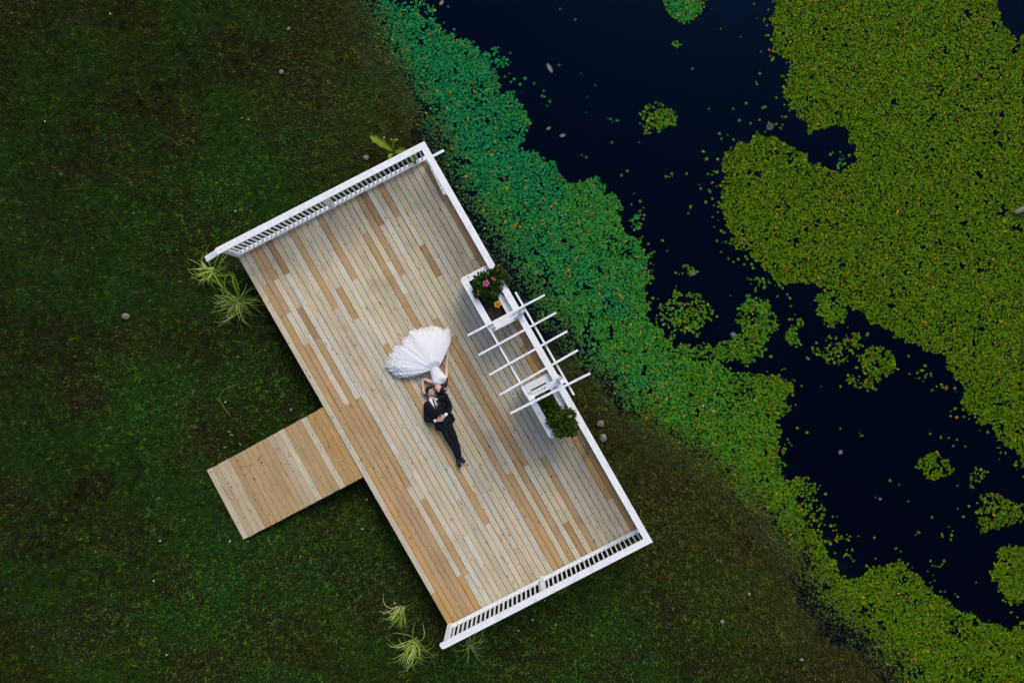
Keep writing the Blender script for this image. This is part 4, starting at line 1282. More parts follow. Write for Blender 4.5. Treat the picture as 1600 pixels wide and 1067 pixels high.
for (u, v) in BER:
    # height of the ramp (or the lawn) under the berry
    z = -0.3
    for _ in range(4):
        p = P(u, v, z); t = (near0 - p).dot((near0 - far0)) / (near0 - far0).length_squared
        z = (near0.z + (far0.z - near0.z) * min(max(t, 0), 1))
    p = P(u, v, z)
    if not (0 <= t <= 1): z = Z_LAWN + 0.05; p = P(u, v, z)
    sz = random.uniform(0.010, 0.021)
    mb = MB(); mb.ball((0, 0, 0), sz, sz * 0.85, sz * 0.7, random.random() * 3, 8, 6)
    mb.ball((sz * 0.7, sz * 0.2, -0.001), sz * 0.5, sz * 0.5, sz * 0.45, 0, 6, 5)
    ob = mb.build('fallen_berry', M['berry']); ob.location = (p.x, p.y, z + sz * 0.6)
    tag(ob, 'small dark purple berry ' + bwh(u, v, sz), 'berry', 'dark berries fallen on the ramp')

# petals and bits
def petal_bit(u, v, z, L, W, an, c, label, name='fallen_petal', cat='petal', group=None):
    mb = MB(); p = P(u, v, z)
    vs = []
    for k in range(5):
        t = k / 4; w = W * math.sin(math.pi * (0.08 + 0.84 * t))
        for q in (-1, 0, 1): vs.append(((t - 0.5) * L, w * q, 0.006 + 0.15 * W * abs(q) + 0.004 * math.sin(t * 5)))
    fs = [(k * 3 + j, k * 3 + j + 1, (k + 1) * 3 + j + 1, (k + 1) * 3 + j) for k in range(4) for j in range(2)]
    mb.add(vs, fs, True); ob = mb.build(name, M['petal']); set_tint(ob, lambda co, i: c)
    ob.location = p; ob.rotation_euler = (0, 0, an); tag(ob, label, cat, group); return ob
petal_bit(790, 426, Z_WATER + 0.03, 0.10, 0.025, 1.3, (0.42, 0.14, 0.2), 'dull pink petal in the dark water beside the upper planter')
petal_bit(795.5, 431.5, Z_WATER + 0.03, 0.08, 0.015, -0.8, (0.45, 0.30, 0.22), 'beige petal floating next to a pink one by the railing')
petal_bit(897, 688, 0.0, 0.035, 0.02, 0.5, (0.55, 0.06, 0.22), 'bright pink petal on the deck under the lower bush')
petal_bit(911, 691, 0.0, 0.16, 0.022, -1.0, (0.30, 0.36, 0.38), 'long grey scrap lying on deck boards against the rail')
petal_bit(885, 677, 0.0, 0.04, 0.03, 0.5, (0.5, 0.45, 0.45), 'crumpled pale petal on the deck under the lower bush')
petal_bit(715, 943, 0.0, 0.055, 0.018, 0.4, (0.50, 0.52, 0.42), 'small pale leaf on tan boards near the lower railing')
petal_bit(958, 814.5, 0.0, 0.045, 0.028, -1.2, (0.55, 0.60, 0.62), 'larger white bird dropping on the boards near the lower corner', 'dropping', 'dropping', 'white droppings near the lower deck corner')
petal_bit(934.5, 836.5, 0.0, 0.045, 0.022, -1.2, (0.45, 0.50, 0.54), 'faint white dropping on the boards beside the lower railing', 'dropping', 'dropping', 'white droppings near the lower deck corner')
petal_bit(931.5, 845, 0.0, 0.025, 0.018, -1.2, (0.55, 0.60, 0.64), 'tiny white dropping closest to the lower railing', 'dropping', 'dropping', 'white droppings near the lower deck corner')
petal_bit(431, 424, 0.0, 0.10, 0.006, 1.1, (0.03, 0.06, 0.02), 'thin green grass blade lying on the open deck edge', 'grass_blade', 'grass blade')
petal_bit(421, 471.5, 0.0, 0.10, 0.006, 0.9, (0.04, 0.08, 0.02), 'second thin green blade on the deck edge by the big clump', 'grass_blade', 'grass blade')
petal_bit(732, 433.5, PZ, 0.05, 0.010, -0.5, (0.10, 0.12, 0.13), 'small dark leaf on the corner of the upper planter cap', 'dry_leaf', 'leaf')
# things floating in the pond
FG = 'pale scraps drifting on the dark water'
petal_bit(859, 107, Z_WATER + 0.005, 0.24, 0.05, -1.05, (0.16, 0.17, 0.16), 'longest pale scrap floating alone in the dark upper water', 'floating_scrap', 'scrap', FG)
petal_bit(857, 201, Z_WATER + 0.005, 0.12, 0.035, 0.6, (0.11, 0.12, 0.13), 'grey scrap floating left of a twin off the pad edge', 'floating_scrap', 'scrap', FG)
petal_bit(879, 212, Z_WATER + 0.005, 0.14, 0.04, 0.3, (0.14, 0.15, 0.15), 'grey scrap floating right of a twin off the pad edge', 'floating_scrap', 'scrap', FG)
petal_bit(690, 5, Z_WATER + 0.005, 0.13, 0.045, 0.9, (0.16, 0.17, 0.17), 'pale scrap floating at the very top edge', 'floating_scrap', 'scrap', FG)
petal_bit(1083, 427, Z_WATER + 0.005, 0.15, 0.05, 0.1, (0.10, 0.12, 0.14), 'pale scrap at the end of a short row of pads', 'floating_scrap', 'scrap', FG)
petal_bit(1145, 522, Z_WATER + 0.012, 0.12, 0.05, 0.1, (0.12, 0.13, 0.16), 'lilac grey scrap caught beside the broken pad bed', 'floating_scrap', 'scrap', FG)
petal_bit(1313, 706, Z_WATER + 0.005, 0.11, 0.05, 0.8, (0.13, 0.14, 0.16), 'pale scrap in the black lower water', 'floating_scrap', 'scrap', FG)
petal_bit(1375, 779, Z_WATER + 0.005, 0.07, 0.035, 0.3, (0.12, 0.13, 0.15), 'smallest pale scrap in the black lower water', 'floating_scrap', 'scrap', FG)
petal_bit(1203, 198, Z_WATER + 0.005, 0.20, 0.09, 0.7, (0.05, 0.05, 0.055), 'dark grey sunken scrap beside the right hand pad bed', 'floating_scrap', 'scrap', FG)
def twig(u0, v0, u1, v1, z, r_, label, name='floating_twig', cat='twig', mat=None):
    mb = MB(); p0 = P(u0, v0, z); p1 = P(u1, v1, z); md = p0.lerp(p1, 0.5) + Vector((0.01, 0.012, 0.01))
    mb.loft([(p0, r_, r_), (md, r_ * 1.2, r_), (p1, r_ * 0.8, r_ * 0.8)], seg=8, sub=3)
    ob = mb.build(name, mat or M['drift']); tag(ob, label, cat)
twig(896, 410, 903, 400, Z_WATER + 0.04, 0.010, 'short pale twig lying on the green pads right of the pergola', mat=M['pale_stone'])
twig(1588, 332, 1612, 322, Z_WATER + 0.05, 0.055, 'broken grey log end lying on the pads at the right edge', 'log', 'log', M['pale_stone'])
twig(1200, 838, 1215, 850, Z_WATER + 0.03, 0.012, 'reddish brown twig at the brown water edge', mat=M['bolt'])
# bent yellow stem lying in the lawn left of the ramp
mb = MB(); pp = [P(u, v, Z_LAWN + 0.09) for u, v in ((372, 600), (352, 608), (343, 622), (350, 636), (360, 650))]
mb.loft([(p, 0.006, 0.006) for p in pp], seg=6, sub=5)
ob = mb.build('yellow_weed_stalk', simple('yellow_stem', (0.16, 0.15, 0.03), 0.7, 0.2, 20)); tag(ob, 'bent yellow weed stalk lying in the lawn above the ramp', 'weed stalk')
for (u, v, an, wh) in ((352, 698.5, 0.1, 'lying flat, nearest the ramp'), (375.5, 693.5, -0.9, 'pointing steeply, right one of the four'), (362, 679, -0.5, 'upper middle one of the four'), (358, 674, -0.2, 'highest of the four')):
    petal_bit(u, v, Z_LAWN + 0.07, 0.10, 0.012, an, (0.20, 0.24, 0.10), 'thin pale leaf in the grass above the ramp, ' + wh, 'fallen_leaf', 'leaf', 'pale leaves fallen above the ramp')
# ------------------------------------------------------------------ people
def blob(mb, c, ax, ay, az, seg=16, rings=11):
    """ellipsoid with three half-axis vectors"""
    c = Vector(c); vs = []; fs = []
    for i in range(rings + 1):
        th = math.pi * i / rings
        for k in range(seg):
            ph = 2 * math.pi * k / seg
            vs.append(c + ax * (math.sin(th) * math.cos(ph)) + ay * (math.sin(th) * math.sin(ph)) + az * math.cos(th))
    for i in range(rings):
        for k in range(seg):
            k2 = (k + 1) % seg
            fs.append((i * seg + k, (i + 1) * seg + k, (i + 1) * seg + k2, i * seg + k2))
    mb.add(vs, fs, True)

class Head:
    def __init__(s, center, down, turn, tilt=0.0):
        s.c = Vector(center); s.d = Vector(down).normalized()
        r = Vector(turn); r = (r - s.d * r.dot(s.d)).normalized()
        s.f = r; s.s = s.d.cross(s.f).normalized()
    def p(s, side, fwd, down): return s.c + s.s * side + s.f * fwd + s.d * down
    def blob(s, mb, side, fwd, down, rs, rf, rd): blob(mb, s.p(side, fwd, down), s.s * rs, s.f * rf, s.d * rd)

def build_head(mb, h, k=1.0):
    h.blob(mb, 0, -0.010 * k, -0.020 * k, 0.074 * k, 0.094 * k, 0.092 * k)
    h.blob(mb, 0, 0.022 * k, 0.045 * k, 0.060 * k, 0.066 * k, 0.068 * k)
    h.blob(mb, 0, 0.052 * k, 0.088 * k, 0.028 * k, 0.026 * k, 0.022 * k)       # chin
    h.blob(mb, 0, 0.066 * k, 0.001 * k, 0.050 * k, 0.018 * k, 0.012 * k)       # brow
    mb.loft([(h.p(0, 0.078 * k, 0.004 * k), 0.009 * k, 0.010 * k), (h.p(0, 0.100 * k, 0.034 * k), 0.013 * k, 0.013 * k)], seg=8, sub=1)
    h.blob(mb, 0, 0.086 * k, 0.062 * k, 0.022 * k, 0.010 * k, 0.010 * k)       # mouth
    for q in (-1, 1):
        h.blob(mb, 0.074 * k * q, -0.012 * k, 0.020 * k, 0.010 * k, 0.018 * k, 0.030 * k)   # ears
        h.blob(mb, 0.036 * k * q, 0.052 * k, 0.034 * k, 0.024 * k, 0.024 * k, 0.020 * k)    # cheeks

def hand(mb, wrist, palm, spread, up, fingers_dir, k=1.0, curl=0.4, side=1):
    """palm with four fingers and a thumb; fingers_dir in the plane, up = back of the hand"""
    wrist = Vector(wrist); palm = Vector(palm)
    f = Vector(fingers_dir).normalized(); up = Vector(up).normalized(); sdv = f.cross(up).normalized() * side
    mb.loft([(wrist, 0.026 * k, 0.020 * k), (palm, 0.040 * k, 0.015 * k), (palm + f * 0.035 * k, 0.042 * k, 0.013 * k)], seg=10, sub=2)
    lens = [0.068, 0.080, 0.074, 0.058]
    for j in range(4):
        base = palm + f * 0.045 * k + sdv * ((j - 1.5) * 0.021 * k)
        L = lens[j] * k
        d1 = (f + sdv * (j - 1.5) * 0.06).normalized()
        m_ = base + d1 * L * 0.5 + up * 0.004
        t_ = m_ + (d1 - up * curl).normalized() * L * 0.5
        mb.loft([(base - d1 * 0.02, 0.0088 * k, 0.0085 * k), (m_, 0.0082 * k, 0.0080 * k), (t_, 0.0068 * k, 0.0066 * k)], seg=8, sub=2)
    b = palm - f * 0.005 - sdv * 0.034 * k
    m_ = b + (f * 0.55 - sdv * 0.8).normalized() * 0.035 * k
    t_ = m_ + (f * 0.95 - sdv * 0.25).normalized() * 0.032 * k
    mb.loft([(b, 0.013 * k, 0.011 * k), (m_, 0.010 * k, 0.010 * k), (t_, 0.008 * k, 0.008 * k)], seg=8, sub=2)

def drape_patch(name, poly_px, bases, mat, parent, lift=0.004, step=0.35, zref=0.22, thick=0.003):
    """cloth piece cut to an outline and laid over the body below it"""
    trees = []
    for o in bases:
        dg = bpy.context.evaluated_depsgraph_get()
        trees.append(BVHTree.FromPolygons([v.co[:] for v in o.data.vertices], [p.vertices[:] for p in o.data.polygons]))
    us = [p[0] for p in poly_px]; vs_ = [p[1] for p in poly_px]
    gu = np.arange(min(us), max(us) + step, step); gv_ = np.arange(min(vs_), max(vs_) + step, step)
    U, V_ = np.meshgrid(gu, gv_)
    ins = inside(U + 1e-4, V_ + 1e-4, poly_px)
    ids = {}
    verts = []
    def vid(j, i):
        if (j, i) not in ids:
            p = P(U[j, i], V_[j, i], zref); best = -1
            for t in trees:
                hit = t.ray_cast(Vector((p.x, p.y, 2.0)), Vector((0, 0, -1)))
                if hit[0] is not None: best = max(best, hit[0].z)
            ids[(j, i)] = len(verts); verts.append((p.x, p.y, max(best, 0.01) + lift))
        return ids[(j, i)]
    faces = []
    for j in range(U.shape[0] - 1):
        for i in range(U.shape[1] - 1):
            if ins[j, i] and ins[j + 1, i] and ins[j, i + 1] and ins[j + 1, i + 1]:
                faces.append((vid(j, i), vid(j + 1, i), vid(j + 1, i + 1), vid(j, i + 1)))
    mb = MB(); mb.add(verts, faces, True)
    ob = mb.build(name, mat, parent)
    sm = ob.modifiers.new('thick', 'SOLIDIFY'); sm.thickness = thick; sm.offset = 1.0
    return ob

J = P
M['skin'] = simple('skin', (0.52, 0.32, 0.235), 0.5, 0.08, 20)
M['skin2'] = simple('fair_skin', (0.62, 0.43, 0.35), 0.5, 0.06, 20)
M['suit'] = simple('navy_black_wool', (0.0035, 0.0045, 0.0085), 0.8, 0.3, 40, bump=0.3, spec=0.2)
M['trouser'] = simple('navy_trousers', (0.0045, 0.006, 0.011), 0.8, 0.3, 40, bump=0.3, spec=0.2)
M['shirt'] = simple('white_shirt', (0.80, 0.81, 0.86), 0.7, 0.03, 40)
M['tie'] = simple('black_tie', (0.006, 0.007, 0.012), 0.45, 0.2, 60)
M['shoe'] = simple('black_leather', (0.004, 0.004, 0.005), 0.45, 0.2, 30, spec=0.25)
M['hair_dark'] = simple('dark_hair', (0.011, 0.008, 0.009), 0.45, 0.4, 60, bump=0.8)
M['hair_brown'] = simple('brown_hair', (0.030, 0.010, 0.008), 0.45, 0.5, 45, bump=0.8)
M['stubble'] = simple('stubble_skin', (0.24, 0.15, 0.11), 0.6, 0.25, 120)
M['lip'] = simple('lip', (0.30, 0.06, 0.07), 0.4, 0.1, 30)
M['nail'] = simple('red_nail', (0.25, 0.01, 0.03), 0.3, 0.05, 30)

# ---------------- groom
gr = empty('person', P(690, 660, 0))
tag(gr, 'dark haired man in black suit lying on his back, hands clasped on belly', 'person')
gh = Head(J(672.3, 612.6, 0.118), (0.50, -0.86, 0.0), (0.80, 0.46, 0.75))
mb = MB()
build_head(mb, gh, 1.04)
mb.loft([(gh.p(0, -0.01, 0.07), 0.056, 0.056), (J(675, 626, 0.11), 0.062, 0.058), (J(680, 637, 0.12), 0.15, 0.09), (J(688, 652, 0.12), 0.145, 0.10), (J(695, 665, 0.11), 0.15, 0.085)], seg=16)
for pts in ([(667.5, 633, .10, .036), (667.5, 653.5, .070, .032), (679, 657.5, .225, .030), (682, 657, .25, .027)],
            [(694.5, 622, .10, .036), (702.0, 637.2, .070, .032), (697, 646.5, .225, .030), (695.5, 648.8, .25, .027)]):
    mb.loft([(J(676 if pts[0][0] < 680 else 686, 630, .10), 0.045, 0.045)] + [(J(u, v, z), r_, r_) for u, v, z, r_ in pts], seg=12)
for pts in ([(691, 667, .11, .075), (704.5, 692, .095, .052), (715, 715, .06, .036), (717.5, 724, .07, .030)],
            [(700, 665, .11, .075), (711.5, 689, .10, .052), (717.5, 712, .065, .036), (722.5, 718, .07, .030)]):
    mb.loft([(J(695, 663, .11), 0.08, 0.07)] + [(J(u, v, z), r_, r_) for u, v, z, r_ in pts], seg=12)
e_dir = (J(692, 655, .27) - J(682, 657, .25))
hand(mb, J(681.3, 657.2, .245), J(685, 656.4, .266), None, Vector((0, 0, 1)), e_dir, 1.0, 0.25, 1)
e_dir2 = (J(688, 653.2, .30) - J(696, 648.3, .26))
hand(mb, J(695.8, 648.5, .255), J(693.2, 650.8, .285), None, Vector((0.1, 0, 1)), Vector((-0.72, -0.62, 0.02)), 1.0, 0.35, -1)
g_body = remeshed(mb, 'body', M['skin'], gr, 0.0055, 1)

# hair
mb = MB()
gh.blob(mb, 0, -0.030, -0.042, 0.088, 0.100, 0.096)
gh.blob(mb, 0, -0.056, 0.012, 0.084, 0.066, 0.080)
gh.blob(mb, 0, 0.030, -0.088, 0.072, 0.070, 0.050)
gh.blob(mb, 0.0, 0.064, -0.074, 0.056, 0.036, 0.028)
for q in (-1, 1): gh.blob(mb, 0.068 * q, -0.016, -0.022, 0.016, 0.046, 0.046)
hair = remeshed(mb, 'hair', M['hair_dark'], gr, 0.006, 1)
# beard shadow along the jaw
mb = MB()
gh.blob(mb, 0, 0.018, 0.068, 0.062, 0.064, 0.048)
gh.blob(mb, 0, 0.056, 0.094, 0.030, 0.027, 0.021)
mb.loft([(gh.p(-0.022, 0.095, 0.052), 0.006, 0.006), (gh.p(0, 0.101, 0.050), 0.007, 0.006), (gh.p(0.022, 0.095, 0.052), 0.006, 0.006)], seg=8)
remeshed(mb, 'beard', M['stubble'], gr, 0.006, 1)
for q in (-1, 1):
    mb = MB(); gh.blob(mb, 0.031 * q, 0.079, 0.012, 0.014, 0.005, 0.006); mb.build('closed_eye', M['hair_dark'], gr)
    mb = MB(); gh.blob(mb, 0.032 * q, 0.084, -0.006, 0.020, 0.005, 0.005); mb.build('eyebrow', M['hair_dark'], gr)
mb = MB(); gh.blob(mb, 0, 0.097, 0.066, 0.020, 0.005, 0.007); mb.build('mouth', M['lip'], gr)

# jacket
mb = MB()
mb.loft([(J(675.5, 627.5, .11), 0.13, 0.075), (J(677.5, 631.5, .12), 0.20, 0.105), (J(681.5, 639.5, .125), 0.215, 0.120), (J(688.5, 653, .12), 0.185, 0.118), (J(694.5, 664.5, .105), 0.205, 0.10)], seg=22)
blob(mb, J(667.5, 633, .12), Vector((0.075, -0.03, 0)), Vector((0.04, 0.085, 0)), Vector((0, 0, 0.078)))
blob(mb, J(694, 620.5, .12), Vector((0.075, -0.03, 0)), Vector((0.04, 0.085, 0)), Vector((0, 0, 0.078)))
mb.loft([(J(668, 632.5, .115), 0.075, 0.080), (J(681, 626, .12), 0.085, 0.095), (J(694, 620, .115), 0.075, 0.080)], seg=16)
mb.loft([(J(667, 633, .12), 0.075, 0.075), (J(666.5, 643, .085), 0.068, 0.068), (J(668, 654.5, .078), 0.068, 0.066), (J(674, 657.5, .15), 0.052, 0.050), (J(677.8, 657.8, .215), 0.045, 0.042)], seg=14)
mb.loft([(J(694.5, 620.5, .12), 0.075, 0.075), (J(700, 629, .085), 0.068, 0.068), (J(702.3, 637.5, .078), 0.068, 0.066), (J(700.5, 643.5, .15), 0.052, 0.050), (J(698.3, 646, .215), 0.045, 0.042)], seg=14)
flap = [J(*p) for p in ((703, 641, 0), (712.3, 654.8, 0), (708, 661, 0), (703, 664.5, 0), (697.5, 667.5, 0), (690, 670, 0), (680.2, 672.4, 0), (680, 664, 0), (681, 655, 0), (690, 645, 0))]
mb.prism([(p.x, p.y) for p in flap], 0.006, 0.040)
flap2 = [J(*p) for p in ((699, 648, .1), (706.5, 656, .1), (702, 662.5, .1), (692, 667.5, .1), (684.5, 668, .1), (683, 660, .1))]
mb.prism([(p.x, p.y) for p in flap2], 0.03, 0.165)
jacket = remeshed(mb, 'jacket', M['suit'], gr, 0.0075, 3)
# creases pressed into the cloth
def crease(ob, amp, f1, f2, seed):
    co = np.zeros(len(ob.data.vertices) * 3); ob.data.vertices.foreach_get('co', co); co = co.reshape(-1, 3)
    no = np.zeros_like(co).reshape(-1); ob.data.vertices.foreach_get('normal', no); no = no.reshape(-1, 3)
    n = fbm(co[:, 0] * f1 + co[:, 2] * 5, co[:, 1] * f2 + co[:, 2] * 3, seed, 3) - 0.5
    co += no * (n * amp)[:, None]
    co[:, 2] = np.maximum(co[:, 2], 0.003)
    ob.data.vertices.foreach_set('co', co.reshape(-1)); ob.data.update()
crease(jacket, 0.03, 14, 7, 3)
mb = MB()
mb.loft([(J(693, 661, .11), 0.17, 0.10), (J(696.5, 668, .11), 0.165, 0.095)], seg=18)
mb.loft([(J(691.5, 667, .11), 0.090, 0.092), (J(698, 680, .105), 0.084, 0.085), (J(705, 692.5, .10), 0.070, 0.072), (J(711, 704, .085), 0.060, 0.062), (J(715.3, 715.5, .065), 0.052, 0.050)], seg=16)
mb.loft([(J(700.5, 664.5, .11), 0.092, 0.092), (J(706.5, 677, .11), 0.085, 0.086), (J(711.6, 689.5, .105), 0.071, 0.074), (J(715.5, 701, .09), 0.060, 0.062), (J(717.8, 711.5, .07), 0.052, 0.050)], seg=16)
trou = remeshed(mb, 'trousers', M['trouser'], gr, 0.0075, 2)
crease(trou, 0.022, 16, 9, 8)
for pts in ([(715.3, 717, .052, .044, .042), (716.6, 722, .075, .048, .050), (718.2, 728.3, .115, .036, .034)],
            [(718.6, 713.5, .060, .044, .042), (721.2, 717, .080, .048, .050), (725.2, 721, .115, .036, .034)]):
    mb = MB(); mb.loft([(J(u, v, z), a_, b_) for u, v, z, a_, b_ in pts], seg=14)
    sh = mb.build('shoe', M['shoe'], gr)
# shirt, collar, cuffs, tie
sh_poly = [(667.8, 622.8), (670.5, 621.8), (674.5, 623.2), (678.5, 621.2), (681.6, 627.5), (682.2, 632), (679.7, 637.5), (675.5, 633), (671, 628)]
drape_patch('shirt', sh_poly, [jacket, g_body], M['shirt'], gr, 0.006)
mb = MB()
pc_ = [gh.p(0, -0.01, 0.07).lerp(J(675, 626, .115), 0.62)]
mb.loft([(pc_[0], 0.066, 0.064), (J(675, 626.4, .115), 0.085, 0.075)], seg=16, ends=False)
remeshed(mb, 'shirt_collar', M['shirt'], gr, 0.007, 1)
drape_patch('tie', [(674.2, 623.4), (677.4, 622.6), (678.3, 625.6), (680.9, 631.5), (681.0, 637.2), (678.8, 635.8), (676.2, 627.0)], [jacket, g_body], M['tie'], gr, 0.014)
# lapels
M['lapel'] = simple('satin_lapel', (0.009, 0.011, 0.018), 0.35, 0.2, 30, spec=0.4)
drape_patch('lapel', [(666.8, 624.5), (668.6, 622.6), (672.5, 627.8), (679.9, 637.6), (680.2, 641.5), (674.5, 636.5), (669.5, 631.5)], [jacket], M['lapel'], gr, 0.010)
drape_patch('lapel', [(678.6, 620.6), (681.6, 620.4), (685.6, 628.5), (684.4, 635.5), (680.6, 641.5), (680.0, 637.6), (682.5, 631.0)], [jacket], M['lapel'], gr, 0.010)
for (a_, b_, r_) in (((678.2, 657.8, .222), (680.4, 657.5, .240), .037), ((697.9, 646.5, .222), (696.4, 648.0, .245), .037)):
    mb = MB(); mb.loft([(J(*a_), r_, r_ * .9), (J(*b_), r_ * .97, r_ * .87)], seg=14, sub=1); mb.build('shirt_cuff', M['shirt'], gr)
for (u, v) in ((681.6, 641.2), (683.8, 645.6)):
    q = J(u, v, .245); mb = MB(); mb.ball((q.x, q.y, .253), 0.009, 0.009, 0.004, seg=8, rings=5); mb.build('button', M['tie'], gr)
# boutonniere
bn = J(681.6, 624.0, .235)
mb = MB(); cols = []
for k in range(12):
    an = k * 2.4; r_ = 0.010 + 0.0018 * k
    blob(mb, bn + Vector((math.cos(an) * r_, math.sin(an) * r_, 0.012 - k * 0.0005)), Vector((0.011, 0, 0)), Vector((0, 0.008, 0.003)), Vector((0, 0, 0.005)), 6, 4)
mb.build('boutonniere', M['shirt'], gr)
lv = MB()
for an in (2.5, 3.4, 4.4, 1.9):
    d_ = Vector((math.cos(an), math.sin(an), 0)); s_ = Vector((-d_.y, d_.x, 0))
    lv.add([bn, bn + d_ * 0.03 + s_ * 0.012, bn + d_ * 0.06, bn + d_ * 0.03 - s_ * 0.012], [(0, 1, 2, 3)])
lo = lv.build('boutonniere_leaf', M['leaf'], gr); set_tint(lo, lambda co, i: (0.03, 0.28, 0.20))

# ---------------- bride
br = empty('person', P(680, 580, 0))
tag(br, 'woman in white wedding dress lying with skirt spread wide, head beside the man', 'person')
bh = Head(J(686.2, 606.6, 0.105), (-0.34, 0.94, 0.0), (-0.85, -0.35, 0.62))
mb = MB()
build_head(mb, bh, 0.95)
mb.loft([(bh.p(0, -0.01, 0.06), 0.044, 0.044), (J(687, 600.2, .10), 0.048, 0.045), (J(687.6, 596.0, .10), 0.125, 0.070), (J(686, 591, .10), 0.13, 0.085), (J(682, 583, .10), 0.09, 0.07), (J(679, 575.5, .09), 0.085, 0.062), (J(676.5, 567, .09), 0.10, 0.065)], seg=16)
mb.loft([(J(685, 595.5, .10), .05, .05), (J(677.2, 597.0, .10), .044, .042), (J(668.5, 594.6, .075), .036, .036), (J(661.0, 592.2, .045), .031, .031), (J(660.5, 600, .055), .029, .028), (J(660.7, 606.5, .085), .021, .020)], seg=12)
mb.loft([(J(691, 592.5, .10), .05, .05), (J(697.0, 589.0, .10), .044, .042), (J(697.6, 581, .065), .036, .036), (J(697.5, 573.2, .042), .031, .031), (J(698.3, 563, .042), .028, .027), (J(698.9, 555.5, .048), .020, .018)], seg=12)
hand(mb, J(660.8, 606.8, .087), J(661.4, 609.3, .105), None, Vector((-0.5, -0.1, 0.8)), J(663.5, 614.5, .14) - J(661.4, 609.3, .105), 0.88, 0.3, 1)
hand(mb, J(698.9, 555.2, .05), J(699.2, 552.6, .06), None, Vector((0.3, 0, 1)), J(698.4, 547, .10) - J(699.2, 552.6, .06), 0.88, 0.55, 1)
for q in (-1, 1):
    mb.loft([(J(676, 566, .09), 0.06, 0.055), (J(671 + q * 4, 549 + q * 1, .09), 0.060, 0.055), (J(668 + q * 5, 535 + q * 2, .06), 0.040, 0.035), (J(666 + q * 5, 529 + q * 2, .05), 0.030, 0.025)], seg=12)
b_body = remeshed(mb, 'body', M['skin2'], br, 0.0055, 1)
for q in (-1, 1):
    mb = MB(); bh.blob(mb, 0.029 * q, 0.073, 0.012, 0.012, 0.004, 0.005); mb.build('closed_eye', M['hair_brown'], br)
mb = MB(); bh.blob(mb, 0, 0.088, 0.060, 0.018, 0.005, 0.008); mb.build('lips', M['lip'], br)
mb = MB()
bh.blob(mb, 0, -0.030, -0.036, 0.084, 0.092, 0.088)
bh.blob(mb, 0.01, -0.052, 0.015, 0.080, 0.058, 0.080)
mb.loft([(J(686, 611.5, .08), .07, .06), (J(691.5, 609, .06), .07, .055), (J(694.5, 603.5, .05), .060, .045), (J(695.8, 597.5, .045), .048, .040), (J(698.5, 591.5, .035), .030, .025)], seg=14)
mb.loft([(J(684, 613, .07), .05, .05), (J(690, 613, .05), .05, .04), (J(695, 607, .04), .04, .03), (J(696.5, 602, .03), .03, .02)], seg=12)
bhair = remeshed(mb, 'hair', M['hair_brown'], br, 0.0065, 1)
# strand ridges
co = np.zeros(len(bhair.data.vertices) * 3); bhair.data.vertices.foreach_get('co', co); co = co.reshape(-1, 3)
no = np.zeros(co.size); bhair.data.vertices.foreach_get('normal', no); no = no.reshape(-1, 3)
ph = (co[:, 0] * 0.9 + co[:, 1] * 0.35) * 320 + 5 * fbm(co[:, 0] * 15, co[:, 1] * 15, 3)
co += no * (0.004 * np.sin(ph))[:, None]; bhair.data.vertices.foreach_set('co', co.reshape(-1)); bhair.data.update()
mb = MB()
for k in range(7):
    an = k * 0.9; q = J(695.6, 607.2, .10)
    blob(mb, q + Vector((0.012 * math.cos(an), 0.012 * math.sin(an), 0)), Vector((0.010, 0, 0)), Vector((0, 0.007, 0)), Vector((0, 0, 0.005)), 6, 4)
mb.build('hair_flower', M['shirt'], br)
# lace material
def lace_mat(name, c, hole, scale):
    m, nt, ns, ls = new_mat(name)
    b = nd(ns, 'ShaderNodeBsdfPrincipled', Roughness=0.75); b.inputs['Base Color'].default_value = (*c, 1)
    b.inputs['Sheen Weight'].default_value = 0.2
    t = ns.new('ShaderNodeBsdfTranslucent'); t.inputs[0].default_value = (*c, 1)
    a1 = ns.new('ShaderNodeMixShader'); a1.inputs[0].default_value = 0.3
    tp = ns.new('ShaderNodeBsdfTransparent'); a2 = ns.new('ShaderNodeMixShader'); o = ns.new('ShaderNodeOutputMaterial')
    ls.new(b.outputs[0], a1.inputs[1]); ls.new(t.outputs[0], a1.inputs[2])
    at = ns.new('ShaderNodeAttribute'); at.attribute_name = 'tint'
    tc = ns.new('ShaderNodeTexCoord')
    nz = nd(ns, 'ShaderNodeTexNoise', Scale=scale, Detail=3.0, Roughness=0.7, Distortion=1.2)
    ls.new(tc.outputs['Object'], nz.inputs['Vector'])
    # tint red = how sheer the cloth is here
    sep = ns.new('ShaderNodeSeparateColor'); ls.new(at.outputs['Color'], sep.inputs[0])
    r = ramp(nt, nz.outputs[0], [(0.42, (0, 0, 0)), (0.58, (1, 1, 1))])
    mu = nd(ns, 'ShaderNodeMath', operation='MULTIPLY'); ls.new(r, mu.inputs[0]); ls.new(sep.outputs[0], mu.inputs[1])
    ad = nd(ns, 'ShaderNodeMath', operation='MULTIPLY_ADD'); ls.new(sep.outputs[0], ad.inputs[0]); ad.inputs[1].default_value = hole
    ls.new(mu.outputs[0], ad.inputs[2])
    cl = nd(ns, 'ShaderNodeMath', operation='MINIMUM'); ls.new(ad.outputs[0], cl.inputs[0]); cl.inputs[1].default_value = 0.92
    ls.new(cl.outputs[0], a2.inputs[0]); ls.new(a1.outputs[0], a2.inputs[1]); ls.new(tp.outputs[0], a2.inputs[2])
    ls.new(a2.outputs[0], o.inputs[0])
    return m
M['tulle'] = lace_mat('white_tulle', (0.92, 0.93, 0.97), 0.25, 38.0)
M['satin'] = simple('white_satin', (0.92, 0.93, 0.97), 0.6, 0.03, 10)
M['lace'] = simple('white_lace', (0.76, 0.78, 0.80), 0.75, 0.10, 90, bump=0.9)
